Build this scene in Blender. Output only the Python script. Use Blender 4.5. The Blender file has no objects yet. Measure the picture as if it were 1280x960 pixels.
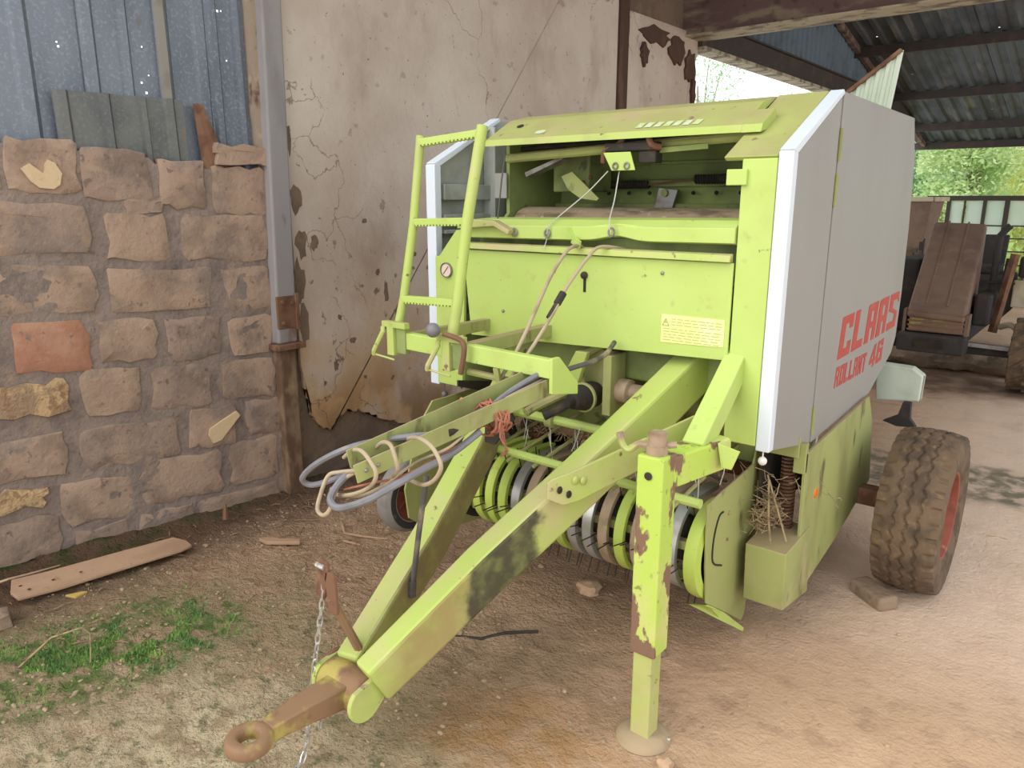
import bpy, bmesh, math, random
from mathutils import Vector, Matrix, noise
random.seed(7)
SC = bpy.context.scene
COL = SC.collection
PI = math.pi

# ------------------------------------------------------------------ camera
cam_d = bpy.data.cameras.new('camera')
cam = bpy.data.objects.new('camera', cam_d); COL.objects.link(cam)
cam.location = (0, 0, 1.9)
cam.rotation_euler = (math.radians(90 - 13.794), 0, math.radians(39.1))
cam_d.sensor_fit = 'HORIZONTAL'; cam_d.sensor_width = 36.0
cam_d.lens = 945.0 / 1280.0 * 36.0
cam_d.clip_start = 0.02; cam_d.clip_end = 300
SC.camera = cam

# ------------------------------------------------------------------ light
W = bpy.data.worlds.new('overcast_sky'); SC.world = W; W.use_nodes = True
bg = W.node_tree.nodes['Background']
bg.inputs['Color'].default_value = (0.92, 0.96, 1.0, 1)
bg.inputs['Strength'].default_value = 1.75
sun_d = bpy.data.lights.new('sun', 'SUN'); sun_d.energy = 1.6; sun_d.angle = math.radians(60)
sun_d.color = (1.0, 0.95, 0.86)
sun = bpy.data.objects.new('sun', sun_d); COL.objects.link(sun)
sun.rotation_euler = Vector((0.30, 0.76, -0.58)).to_track_quat('-Z', 'Y').to_euler()
SC.view_settings.view_transform = 'Standard'; SC.view_settings.look = 'None'
SC.view_settings.gamma = 1.0; SC.view_settings.use_curve_mapping = False
SC.view_settings.exposure = 0.05

# ------------------------------------------------------------------ materials
def lin(c):
    f = lambda x: x / 12.92 if x <= 0.04045 else ((x + 0.055) / 1.055) ** 2.4
    return tuple(f(x / 255.0) for x in c) + (1.0,)

class NT:
    def __init__(s, name):
        s.m = bpy.data.materials.new(name); s.m.use_nodes = True
        s.t = s.m.node_tree; s.n = s.t.nodes; s.l = s.t.links
        s.b = s.n['Principled BSDF']
        g = s.n.new('ShaderNodeNewGeometry'); s.pos = g.outputs['Position']; s.nor = g.outputs['Normal']
    def math(s, op, a, b=None, clamp=False):
        n = s.n.new('ShaderNodeMath'); n.operation = op; n.use_clamp = clamp
        for i, x in enumerate((a, b)):
            if x is None: continue
            if isinstance(x, (int, float)): n.inputs[i].default_value = x
            else: s.l.new(x, n.inputs[i])
        return n.outputs[0]
    def xyz(s):
        n = s.n.new('ShaderNodeSeparateXYZ'); s.l.new(s.pos, n.inputs[0]); return n.outputs
    def noise(s, scale, detail=4, stretch=(1, 1, 1), off=(0, 0, 0), rough=0.55):
        mp = s.n.new('ShaderNodeMapping'); s.l.new(s.pos, mp.inputs[0])
        mp.inputs['Scale'].default_value = stretch; mp.inputs['Location'].default_value = off
        n = s.n.new('ShaderNodeTexNoise'); n.inputs['Scale'].default_value = scale
        n.inputs['Detail'].default_value = detail; n.inputs['Roughness'].default_value = rough
        s.l.new(mp.outputs[0], n.inputs['Vector']); return n.outputs['Fac']
    def ramp(s, f, lo, hi, a=0.0, b=1.0):
        n = s.n.new('ShaderNodeMapRange'); n.interpolation_type = 'SMOOTHSTEP'
        s.l.new(f, n.inputs[0])
        for i, v in zip((1, 2, 3, 4), (lo, hi, a, b)): n.inputs[i].default_value = v
        return n.outputs[0]
    def mix(s, fac, a, b):
        n = s.n.new('ShaderNodeMix'); n.data_type = 'RGBA'
        if isinstance(fac, (int, float)): n.inputs[0].default_value = fac
        else: s.l.new(fac, n.inputs[0])
        for i, x in ((6, a), (7, b)):
            if isinstance(x, tuple): n.inputs[i].default_value = x
            else: s.l.new(x, n.inputs[i])
        return n.outputs[2]
    def bump(s, f, dist, strength=1.0):
        n = s.n.new('ShaderNodeBump'); n.inputs['Distance'].default_value = dist
        n.inputs['Strength'].default_value = strength
        s.l.new(f, n.inputs['Height']); s.l.new(n.outputs[0], s.b.inputs['Normal'])
    def done(s, col, rough=0.7, metal=0.0, spec=0.4):
        if isinstance(col, tuple): s.b.inputs['Base Color'].default_value = col
        else: s.l.new(col, s.b.inputs['Base Color'])
        s.b.inputs['Roughness'].default_value = rough; s.b.inputs['Metallic'].default_value = metal
        s.b.inputs['Specular IOR Level'].default_value = spec
        return s.m

def layered(name, base, layers=(), rough=0.7, metal=0.0, bump=None, spec=0.4, dust=0):
    """base colour, then (colour, noise scale, lo, hi, strength, stretch) layers of stain, dust and wear"""
    t = NT(name); c = lin(base)
    for i, L in enumerate(layers):
        col, sc, lo, hi, st = L[:5]; stretch = L[5] if len(L) > 5 else (1, 1, 1)
        f = t.ramp(t.noise(sc, 6, stretch, (i * 7.3, i * 3.1, i * 5.7)), lo, hi, 0, st)
        c = t.mix(f, c, lin(col))
    if dust:                                            # dust settled on upward faces
        n = t.n.new('ShaderNodeSeparateXYZ'); t.l.new(t.nor, n.inputs[0])
        c = t.mix(t.math('MULTIPLY', t.ramp(n.outputs[2], .6, .9), t.ramp(t.noise(5, 6), .25, .55, dust * .5, dust)), c, lin((166, 142, 112)))
    if bump: t.bump(t.noise(bump[0], 5), bump[1])
    return t.done(c, rough, metal, spec)

DUST = (196, 172, 140)
G1 = (182, 202, 106)
RUST = (112, 74, 58)
green = layered('lime_paint', G1, [((190, 208, 120), 3, .4, .7, .5), ((174, 184, 98), 5, .5, .75, .5), ((152, 148, 92), 14, .60, .75, .35), (RUST, 30, .70, .76, .8)], .55, bump=(40, .0006))
green_dusty = layered('dusty_lime_paint', (174, 190, 98), [(DUST, 3, .42, .72, .7), ((160, 164, 98), 7, .45, .7, .5), (RUST, 22, .64, .72, .9)], .7, bump=(40, .0008), dust=.45)
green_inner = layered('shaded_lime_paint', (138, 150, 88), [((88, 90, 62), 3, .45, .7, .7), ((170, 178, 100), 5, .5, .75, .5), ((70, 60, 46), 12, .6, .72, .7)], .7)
green_rusty = layered('peeling_lime_paint', (180, 204, 88), [((206, 198, 134), 6, .42, .6, .75, (1, 1, .5)), ((124, 90, 78), 9, .545, .575, .95, (1, 1, .5)), ((92, 60, 52), 26, .6, .7, .6)], .7, bump=(30, .0015))
green_olive = layered('dull_olive_green_paint', (160, 164, 100), [((124, 120, 76), 4, .42, .7, .7, (1, 1, .4)), ((86, 72, 46), 12, .60, .72, .8, (1, 1, .3)), (DUST, 5, .55, .75, .5)], .65, bump=(30, .0008), dust=.95)
white = layered('shaded_dusty_white_paint', (150, 147, 141), [((138, 132, 124), 2.5, .4, .75, .55, (1, 1, .4)), ((150, 140, 128), 30, .69, .76, .6)], .5)  # dusty white, greyed so the shade on the side cover is in the paint
white_edge = layered('unshaded_white_paint', (218, 225, 232), [((200, 200, 196), 9, .6, .8, .4)], .4)  # same white paint on front-facing edges, without the shade toned in
grey_inner = layered('grey_inner_sheet', (176, 178, 168), [((120, 120, 108), 4, .45, .7, .6)], .6)
steel = layered('dull_steel', (150, 146, 142), [((110, 84, 68), 14, .5, .65, .6)], .45, .6)
steel_bright = layered('bright_chain_steel', (205, 202, 196), [((120, 96, 78), 40, .5, .7, .5)], .35, .7)
rust = layered('rusty_iron', (122, 88, 66), [((92, 58, 42), 10, .45, .65, .8), ((160, 130, 96), 6, .55, .75, .6)], .85, bump=(60, .001))
rust_yellow = layered('rusty_yellow_iron', (140, 108, 80), [((178, 164, 84), 7, .5, .62, .8), ((100, 68, 52), 13, .5, .7, .6)], .75, bump=(50, .001))
soot = layered('oily_black_grime', (52, 46, 40), [((84, 70, 54), 16, .5, .7, .7)], .75, bump=(70, .002))
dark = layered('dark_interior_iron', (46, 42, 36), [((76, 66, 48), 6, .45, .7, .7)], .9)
brownroll = layered('caked_brown_roller', (150, 132, 108), [((92, 76, 58), 18, .45, .65, .8, (.3, 1, 1)), ((190, 176, 150), 40, .6, .7, .6)], .9, bump=(60, .004))
rubber_grey = layered('grey_hose_rubber', (128, 126, 130), [((92, 88, 86), 8, .4, .7, .6), (DUST, 12, .6, .75, .5)], .6)
rubber_dark = layered('dark_hose_rubber', (84, 80, 76), [(DUST, 8, .45, .75, .7)], .7)
hose_beige = layered('dusty_beige_hose', (176, 158, 130), [((128, 112, 90), 9, .45, .7, .7)], .75)
twine_m = layered('pale_twine', (190, 186, 176), [], .9)
twine_red = layered('faded_red_baling_twine', (168, 108, 84), [((140, 84, 66), 30, .45, .65, .7)], .95)
orange_pl = layered('orange_plastic', (230, 120, 36), [], .35)
red_ribbon = layered('coral_ribbon', (222, 118, 90), [], .8)
tyre_m = layered('muddy_tyre_rubber', (112, 92, 72), [((78, 66, 54), 9, .42, .62, .8), ((142, 116, 84), 24, .55, .72, .6)], .9, bump=(60, .002))
tyre_grey = layered('grey_worn_tyre_rubber', (132, 126, 120), [((96, 84, 74), 8, .45, .7, .7)], .9)
tyre_black = layered('black_tyre_wall', (56, 54, 54), [(DUST, 10, .55, .75, .4)], .85)
rim_red = layered('faded_red_rim', (150, 84, 66), [((112, 62, 48), 9, .45, .7, .7), (DUST, 12, .58, .75, .6)], .75)
red_letter = layered('red_lettering', (176, 70, 60), [((192, 112, 98), 16, .55, .75, .5)], .6)
label_m = layered('faded_cream_label', (226, 232, 150), [((236, 240, 190), 8, .45, .7, .7)], .5)
label_ink = layered('faded_label_ink', (186, 186, 110), [], .6)
gauge_face = layered('cream_gauge_face', (222, 200, 180), [], .4)
ball_grey = layered('grey_ball_plastic', (120, 116, 118), [], .4)
ball_white = layered('white_ball_plastic', (226, 222, 214), [], .4)
straw_m = layered('dry_straw', (166, 144, 108), [((116, 96, 70), 30, .45, .6, .7)], .95)
silver_band = layered('scuffed_silver_band', (186, 186, 184), [((150, 140, 130), 9, .45, .7, .7), ((160, 176, 90), 6, .6, .7, .8)], .35, .5)
band_green = layered('lime_band_paint', (182, 202, 92), [((196, 196, 130), 7, .55, .75, .6), ((120, 110, 70), 16, .62, .74, .6)], .5)
band_brown = layered('worn_brown_band', (168, 146, 120), [((120, 96, 76), 9, .45, .7, .7), ((170, 186, 90), 6, .58, .68, .8)], .6)
faded_print = layered('faded_white_print', (206, 216, 186), [((196, 208, 132), 40, .42, .56, .97)], .6)

brick_cols = {
 'tan': layered('tan_block', (170, 143, 122), [((138, 121, 110), 3.2, .52, .60, .85), ((92, 78, 70), 16, .62, .68, .6), ((134, 112, 96), 5, .42, .68, .8), ((170, 146, 122), 9, .5, .7, .6), ((100, 86, 76), 22, .64, .74, .6)], .95, bump=(38, .007)),
 'grey': layered('grey_brown_block', (156, 132, 115), [((138, 121, 110), 3.2, .52, .60, .85), ((92, 78, 70), 16, .62, .68, .6), ((118, 102, 92), 6, .42, .68, .8), ((172, 146, 120), 11, .52, .7, .6), ((98, 84, 74), 24, .64, .74, .6)], .95, bump=(38, .007)),
 'red': layered('reddish_block', (168, 120, 94), [((180, 138, 114), 7, .45, .65, .8), ((160, 112, 86), 20, .55, .7, .6)], .95, bump=(38, .005)),
 'yellow': layered('pale_yellow_block', (196, 164, 122), [((150, 124, 100), 6, .5, .58, .85), ((150, 116, 86), 22, .52, .6, .8), ((150, 118, 92), 30, .58, .68, .7)], .95, bump=(45, .012)),
}
mortar = layered('grey_brown_mortar', (142, 125, 114), [((118, 104, 96), 6, .42, .66, .8), ((160, 136, 114), 10, .54, .7, .5), ((92, 80, 72), 20, .62, .74, .6)], .98, bump=(28, .014))
pale_plaster = layered('pale_plaster_remnant', (206, 180, 142), [((190, 160, 118), 16, .55, .7, .6)], .95, bump=(40, .004))
galv = layered('galvanised_sheet', (120, 126, 134), [((92, 99, 108), 3, .42, .66, .7, (1, 1, .3)), ((150, 156, 162), 60, .5, .66, .45), ((118, 100, 84), 9, .66, .78, .6, (1, 1, .35))], .5, .35)
galv_warm = layered('weathered_galvanised_sheet', (112, 112, 108), [((92, 94, 94), 5, .42, .66, .7), ((136, 136, 130), 60, .5, .66, .35), ((140, 112, 88), 7, .6, .75, .6)], .55, .3)
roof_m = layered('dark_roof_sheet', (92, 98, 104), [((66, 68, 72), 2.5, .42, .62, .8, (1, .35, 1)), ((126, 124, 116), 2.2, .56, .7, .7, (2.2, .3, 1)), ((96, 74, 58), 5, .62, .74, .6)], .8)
roof_steel = layered('dark_purlin_steel', (70, 62, 60), [((96, 76, 66), 5, .5, .7, .6)], .8)
clad_m = layered('dark_blue_grey_cladding', (112, 126, 138), [((88, 98, 108), 3, .42, .66, .7)], .7)
beam_m = layered('weathered_beam', (108, 84, 80), [((150, 136, 110), 6, .46, .62, .8, (.3, 1, 1)), ((74, 58, 56), 9, .55, .7, .7)], .85)
beam_under = layered('worn_lit_beam_soffit', (190, 178, 150), [((120, 108, 92), 5, .48, .62, .9, (.5, 1, 1)), ((80, 66, 56), 14, .58, .68, .8)], .85)  # worn underside, light on the lower face put into its pale colour
column_m = layered('grey_painted_steel', (150, 144, 142), [((124, 116, 110), 6, .45, .7, .6, (1, 1, .3)), ((122, 90, 66), 5, .62, .72, .8, (1, 1, .4))], .7, bump=(50, .001))
column_rust = layered('rust_brown_steel', (138, 112, 88), [((96, 70, 52), 9, .44, .62, .85, (1, 1, .4)), ((176, 148, 112), 6, .58, .72, .6)], .9, bump=(40, .003))
jamb_m = layered('flaking_jamb', (158, 140, 120), [((100, 66, 52), 6, .52, .6, .9, (1, 1, .6)), ((190, 172, 146), 9, .55, .7, .6)], .95, bump=(40, .004))
rust_strip = layered('dark_rust_strip', (84, 62, 52), [((120, 92, 74), 8, .5, .7, .6, (1, 1, .3))], .9)
wood = layered('weathered_plank', (176, 142, 114), [((152, 118, 92), 5, .42, .65, .7, (1, .3, 1)), ((140, 104, 80), 24, .6, .72, .6)], .9, bump=(40, .002))
stone = layered('dusty_stone', (150, 128, 106), [((112, 96, 82), 8, .45, .66, .8), ((182, 160, 134), 14, .56, .7, .6)], .95, bump=(40, .008))
stone_pale = layered('pale_clod', (192, 162, 132), [((176, 140, 108), 16, .45, .7, .7)], .95, bump=(50, .004))
clod_m = layered('earth_clod', (172, 150, 120), [((132, 112, 88), 9, .42, .66, .8), ((120, 124, 84), 2.5, .56, .7, .6)], .98)
moss_m = layered('bright_moss', (122, 156, 78), [((92, 128, 74), 6, .42, .62, .8), ((164, 186, 92), 9, .56, .7, .7)], .95)
tractor_brown = layered('dusty_brown_hood', (128, 104, 88), [((108, 86, 74), 4, .42, .66, .7), ((146, 122, 104), 9, .55, .7, .5)], .8)
tractor_dark = layered('dark_tractor_iron', (58, 54, 52), [((84, 74, 66), 8, .5, .7, .6)], .85)
tractor_pale = layered('pale_dusty_panel', (190, 178, 150), [((150, 134, 108), 6, .5, .7, .6)], .8)
fender_m = layered('pale_green_white_box', (206, 214, 196), [((170, 176, 150), 5, .45, .7, .6), ((110, 84, 66), 16, .66, .74, .8)], .55)
sheet_green = layered('pale_green_sheet', (206, 216, 196), [((170, 184, 150), 5, .5, .7, .6), ((150, 110, 84), 7, .64, .74, .7)], .6)
fence_dark = layered('dark_fence_steel', (66, 58, 52), [], .8)

def pane_mat():
    t = NT('dusty_window_glass')
    d = t.n.new('ShaderNodeBsdfTranslucent'); d.inputs[0].default_value = (.95, .98, 1, 1); mx = t.n.new('ShaderNodeMixShader'); mx.inputs[0].default_value = .6
    tp_ = t.n.new('ShaderNodeBsdfTransparent'); tp_.inputs[0].default_value = (.92, .97, .98, 1); o = t.n['Material Output']
    t.l.new(tp_.outputs[0], mx.inputs[1]); t.l.new(d.outputs[0], mx.inputs[2]); t.l.new(mx.outputs[0], o.inputs[0])
    return t.m
pane_m = pane_mat()
def glass_mat():
    t = NT('gauge_glass'); t.b.inputs['Transmission Weight'].default_value = 1; t.b.inputs['Roughness'].default_value = .05
    return t.m

def ground_mat():
    t = NT('packed_earth'); x, y, z = t.xyz()
    c = t.mix(t.ramp(t.noise(.9, 6), .35, .7), lin((202, 168, 138)), lin((182, 148, 118)))
    c = t.mix(t.ramp(t.noise(7, 8), .5, .72, 0, .45), c, lin((140, 110, 86)))
    c = t.mix(t.ramp(t.noise(26, 6), .56, .72, 0, .5), c, lin((208, 178, 146)))
    def blob(cx, cy, rx, ry, soft=.6, wob=.8, rot=0.0):
        ca, sa = math.cos(rot), math.sin(rot)
        dx0 = t.math('SUBTRACT', x, cx); dy0 = t.math('SUBTRACT', y, cy)
        dx = t.math('DIVIDE', t.math('ADD', t.math('MULTIPLY', dx0, ca), t.math('MULTIPLY', dy0, sa)), rx)
        dy = t.math('DIVIDE', t.math('SUBTRACT', t.math('MULTIPLY', dy0, ca), t.math('MULTIPLY', dx0, sa)), ry)
        d = t.math('ADD', t.math('MULTIPLY', dx, dx), t.math('MULTIPLY', dy, dy))
        d = t.math('ADD', d, t.math('MULTIPLY', t.math('SUBTRACT', t.noise(2.2, 6, off=(cx, cy, 0)), .5), wob * 2))
        return t.ramp(d, 1 - soft, 1 + soft, 1, 0)
    # olive grey algae film on the left, damp tan earth in the middle
    a = blob(-2.5, 1.0, 1.35, 1.0, .7, 1.4)
    a = t.math('MULTIPLY', a, t.ramp(t.noise(5, 8), .36, .6, .25, .85))
    c = t.mix(a, c, lin((162, 148, 114)))
    pale = t.math('MULTIPLY', blob(-1.9, .75, 1.0, .75, .7, 1.2), t.ramp(t.noise(9, 7), .36, .56, .1, .9))  # brighter light on the left foreground, painted into the soil
    c = t.mix(pale, c, lin((222, 202, 166)))
    b = t.math('MULTIPLY', blob(-1.75, 2.15, .55, .45, .7, 1.0), t.ramp(t.noise(6, 7), .35, .6, .1, .45))
    c = t.mix(b, c, lin((122, 104, 78)))
    b2 = t.math('MULTIPLY', blob(-1.45, 1.75, .35, .35, .7, 1.0), t.ramp(t.noise(8, 7), .35, .6, .1, .6))
    c = t.mix(b2, c, lin((176, 130, 76)))
    # shade in the corner along the left wall, put into the soil colour
    s = t.ramp(x, -4.05, -3.45, .85, 0)
    c = t.mix(s, c, lin((84, 62, 48)))
    g = t.math('MULTIPLY', t.ramp(x, -4.25, -3.95, 1, 0), t.ramp(t.noise(7, 5), .42, .6))
    c = t.mix(g, c, lin((72, 82, 44)))
    # moss tint
    m = t.math('MULTIPLY', blob(-3.2, 1.15, .33, .62, .5, 1.3, -.3), t.ramp(t.noise(12, 6), .42, .6, 0, .85))
    c = t.mix(m, c, lin((92, 122, 58)))
    m2 = t.math('MULTIPLY', blob(-2.3, 1.1, 1.0, .9, .7, 1.3), t.ramp(t.noise(10, 6), .56, .66, 0, .6))
    c = t.mix(m2, c, lin((98, 108, 66)))
    # dusty soil on the right, towards the yard, with the light there painted in
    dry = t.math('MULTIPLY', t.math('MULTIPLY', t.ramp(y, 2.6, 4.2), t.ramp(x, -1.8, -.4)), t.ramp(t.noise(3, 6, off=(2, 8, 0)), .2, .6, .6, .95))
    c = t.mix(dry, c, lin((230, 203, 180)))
    # grey green band behind the wheel
    k = t.math('MULTIPLY', blob(-.6, 5.8, 2.6, .42, .5, 1.1, .12), t.ramp(t.noise(9, 7), .36, .6, .2, .85))
    c = t.mix(k, c, lin((104, 102, 84)))
    k2 = t.math('MULTIPLY', blob(-1.2, 9.6, 3.2, 1.2, .5, 1.0), t.ramp(t.noise(3, 6), .3, .6, .2, .8))
    c = t.mix(k2, c, lin((112, 86, 70)))
    gr = t.ramp(y, 19.5, 20.5)
    c = t.mix(gr, c, lin((150, 182, 92)))
    h = t.math('ADD', t.math('MULTIPLY', t.noise(14, 8, rough=.65), .7), t.math('MULTIPLY', t.noise(60, 5), .3))
    rl = t.ramp(x, -2.2, -.7, 1.0, .22)
    t.bump(t.math('MULTIPLY', h, rl), .10)
    return t.done(c, .97, 0, .15)

def plaster_mat():
    t = NT('stained_cream_plaster'); x, y, z = t.xyz()
    c = t.mix(t.ramp(t.noise(1.1, 6), .35, .68), lin((214, 200, 184)), lin((194, 176, 160)))
    c = t.mix(t.ramp(t.noise(3.0, 7, (1, 1, .5)), .52, .74, 0, .5), c, lin((160, 136, 118)))
    low = t.ramp(z, .4, 1.7, 1, 0)
    f = t.math('MULTIPLY', low, t.ramp(t.noise(2.4, 6), .34, .6, .15, .9))
    c = t.mix(f, c, lin((198, 156, 104)))
    spots = t.math('MULTIPLY', t.ramp(t.noise(9, 4), .64, .70), t.ramp(z, .6, 2.4, 1, .35))
    c = t.mix(spots, c, lin((116, 92, 74)))
    c = t.mix(t.ramp(t.noise(34, 3, off=(3, 3, 3)), .70, .74, 0, .8), c, lin((108, 88, 74)))
    damp = t.math('MULTIPLY', t.ramp(z, .9, .2), t.ramp(t.noise(3.5, 6, off=(5, 1, 2)), .42, .58, 0, .75))
    c = t.mix(damp, c, lin((126, 98, 74)))
    # hairline cracks
    v = t.n.new('ShaderNodeTexVoronoi'); v.feature = 'DISTANCE_TO_EDGE'; v.inputs['Scale'].default_value = .8
    nz = t.n.new('ShaderNodeTexNoise'); nz.inputs['Scale'].default_value = 2.5; nz.inputs['Detail'].default_value = 6
    t.l.new(t.pos, nz.inputs['Vector'])
    va = t.n.new('ShaderNodeVectorMath'); va.operation = 'MULTIPLY_ADD'; t.l.new(nz.outputs['Color'], va.inputs[0])
    va.inputs[1].default_value = (.8, .8, .8); t.l.new(t.pos, va.inputs[2]); t.l.new(va.outputs[0], v.inputs['Vector'])
    cr = t.math('MULTIPLY', t.ramp(v.outputs['Distance'], 0, .006, 1, 0), t.ramp(t.noise(.9, 2, off=(9, 2, 4)), .5, .56))
    c = t.mix(t.math('MULTIPLY', cr, .7), c, lin((110, 90, 74)))
    t.bump(t.noise(20, 6), .006)
    return t.done(c, .95, 0, .2)

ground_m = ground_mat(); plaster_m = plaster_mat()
block_m = layered('exposed_wall_block', (132, 112, 94), [((108, 92, 80), 4, .42, .66, .8), ((154, 126, 98), 7, .55, .7, .6)], .97, bump=(30, .012))

# ------------------------------------------------------------------ mesh helpers
def V(*a): return Vector(a)
class MB:
    def __init__(s): s.v = []; s.f = []
    def add(s, vs, fs):
        o = len(s.v); s.v += [tuple(p) for p in vs]; s.f += [tuple(i + o for i in f) for f in fs]; return s
    def box(s, x0, x1, y0, y1, z0, z1):
        vs = [(x, y, z) for z in (z0, z1) for y in (y0, y1) for x in (x0, x1)]
        return s.add(vs, [(0, 2, 3, 1), (4, 5, 7, 6), (0, 1, 5, 4), (2, 6, 7, 3), (0, 4, 6, 2), (1, 3, 7, 5)])
    def rings(s, rs, closed=False, cap=True):
        n = len(rs[0]); vs = [p for r in rs for p in r]; fs = []
        m = len(rs)
        for i in range(m if closed else m - 1):
            j = (i + 1) % m
            for k in range(n):
                l = (k + 1) % n; fs.append((i * n + k, i * n + l, j * n + l, j * n + k))
        if cap and not closed:
            fs.append(tuple(range(n))[::-1]); fs.append(tuple((m - 1) * n + k for k in range(n)))
        return s.add(vs, fs)
    def bar(s, pts, w, h, top=False):
        """box section along a polyline; top=True puts the line on the top face"""
        pts = [Vector(p) for p in pts]; rs = []
        for i, p in enumerate(pts):
            d = (pts[min(i + 1, len(pts) - 1)] - pts[max(i - 1, 0)]).normalized()
            side = d.cross(V(0, 0, 1))
            side = side.normalized() if side.length > 1e-4 else V(1, 0, 0)
            up = side.cross(d).normalized()
            ww = w[i] if isinstance(w, (list, tuple)) else w; hh = h[i] if isinstance(h, (list, tuple)) else h
            a, b = (0, -hh) if top else (hh / 2, -hh / 2)
            rs.append([p + side * ww / 2 + up * a, p - side * ww / 2 + up * a, p - side * ww / 2 + up * b, p + side * ww / 2 + up * b])
        return s.rings(rs)
    def tube(s, pts, r, n=8, closed=False, smooth=0):
        pts = [Vector(p) for p in pts]
        if smooth:
            if isinstance(r, (list, tuple)):
                q = len(r) - 1; m_ = q * smooth
                r = [r[min(i // smooth, q)] + (r[min(i // smooth + 1, q)] - r[min(i // smooth, q)]) * (i % smooth) / smooth for i in range(m_ + 1)]
            pts = catmull(pts, smooth, closed)
        rs = []; prev = None; m = len(pts)
        for i, p in enumerate(pts):
            a = pts[(i - 1) % m] if closed else pts[max(i - 1, 0)]
            b = pts[(i + 1) % m] if closed else pts[min(i + 1, m - 1)]
            d = (b - a).normalized()
            if prev is None:
                u = d.cross(V(0, 0, 1)); u = u.normalized() if u.length > 1e-3 else V(1, 0, 0)
            else:
                u = prev - d * prev.dot(d); u = u.normalized() if u.length > 1e-4 else d.orthogonal().normalized()
            prev = u; w = d.cross(u)
            rr = r[i] if isinstance(r, (list, tuple)) else r
            rs.append([p + (u * math.cos(2 * PI * k / n) + w * math.sin(2 * PI * k / n)) * rr for k in range(n)])
        return s.rings(rs, closed)
    def prism(s, poly, axis, a, b):
        """extrude a polygon given in the other two axes (x:(y,z) y:(x,z) z:(x,y)) from a to b"""
        def pt(p, t): return {'x': (t, p[0], p[1]), 'y': (p[0], t, p[1]), 'z': (p[0], p[1], t)}[axis]
        return s.rings([[pt(p, a) for p in poly], [pt(p, b) for p in poly]])
    def lathe(s, prof, c, axis='x', n=32, cap=False, a0=0, a1=2 * PI):
        """prof: (radius, position along the axis)"""
        full = abs(a1 - a0 - 2 * PI) < 1e-6; rs = []
        m = n if full else n + 1
        for i in range(m):
            t = a0 + (a1 - a0) * i / n; r_ = []
            for r, h in prof:
                q = (r * math.cos(t), r * math.sin(t))
                r_.append({'x': (c[0] + h, c[1] + q[0], c[2] + q[1]), 'y': (c[0] + q[0], c[1] + h, c[2] + q[1]), 'z': (c[0] + q[0], c[1] + q[1], c[2] + h)}[axis])
            rs.append(r_)
        k = len(prof); vs = [p for r in rs for p in r]; fs = []
        for i in range(m if full else m - 1):
            j = (i + 1) % m
            for a in range(k - 1): fs.append((i * k + a, i * k + a + 1, j * k + a + 1, j * k + a))
        return s.add(vs, fs)
    def ball(s, c, r, n=12, m=8, sc=(1, 1, 1)):
        pr = [(max(1e-4, r * math.sin(PI * i / m)), r * math.cos(PI * i / m)) for i in range(m + 1)]
        o = len(s.v); s.lathe(pr, (0, 0, 0), 'z', n)
        for i in range(o, len(s.v)):
            p = s.v[i]; s.v[i] = (c[0] + p[0] * sc[0], c[1] + p[1] * sc[1], c[2] + p[2] * sc[2])
        return s
    def rock(s, c, sx, sy, sz, seed=0, n=9, m=6, rough=.35, rz=0):
        o = len(s.v); s.ball((0, 0, 0), 1, n, m)
        ca, sa = math.cos(rz), math.sin(rz)
        for i in range(o, len(s.v)):
            p = Vector(s.v[i]); k = 1 + rough * noise.noise(p * 1.4 + V(seed * 3.7, seed * 1.3, 0)) + rough * .5 * noise.noise(p * 3.1 + V(seed, 0, seed))
            p = V(*[math.copysign(abs(q) ** .75, q) for q in p]) * k
            x, y = p.x * sx, p.y * sy
            s.v[i] = (c[0] + x * ca - y * sa, c[1] + x * sa + y * ca, c[2] + p.z * sz)
        return s
    def xform(s, M, start=0):
        for i in range(start, len(s.v)): s.v[i] = tuple(M @ Vector(s.v[i]))
        return s
    def mesh(s, name, mat, smooth=False, angle=35):
        me = bpy.data.meshes.new(name); me.from_pydata(s.v, [], s.f)
        bm = bmesh.new(); bm.from_mesh(me); bmesh.ops.recalc_face_normals(bm, faces=bm.faces[:]); bm.to_mesh(me); bm.free()
        me.materials.append(mat)
        if smooth:
            me.polygons.foreach_set('use_smooth', [True] * len(me.polygons)); me.set_sharp_from_angle(angle=math.radians(angle))
        me.update(); return me
    def build(s, name, mat, parent=None, smooth=False, bevel=0.0, angle=35, label=None, seg=2):
        o = bpy.data.objects.new(name, s.mesh(name, mat, smooth, angle)); COL.objects.link(o)
        if bevel:
            b = o.modifiers.new('bevel', 'BEVEL'); b.width = bevel; b.segments = seg; b.limit_method = 'ANGLE'; b.angle_limit = math.radians(40)
            b.use_clamp_overlap = True
        if parent is not None: adopt(o, parent)
        if label: o['label'] = label
        return o

def adopt(o, parent):
    o.parent = parent; o.matrix_parent_inverse = WM(parent).inverted()
def WM(o):
    b = Matrix.LocRotScale(o.location, o.rotation_euler, o.scale)
    return b if o.parent is None else WM(o.parent) @ o.matrix_parent_inverse @ b

def catmull(p, k, closed=False):
    out = []; n = len(p)
    for i in range(n if closed else n - 1):
        a, b, c, d = (p[(i - 1) % n], p[i], p[(i + 1) % n], p[(i + 2) % n]) if closed else (p[max(i - 1, 0)], p[i], p[i + 1], p[min(i + 2, n - 1)])
        for j in range(k):
            t = j / k
            out.append(.5 * ((2 * b) + (c - a) * t + (2 * a - 5 * b + 4 * c - d) * t * t + (3 * b - a - 3 * c + d) * t ** 3))
    if not closed: out.append(p[-1])
    return out

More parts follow.
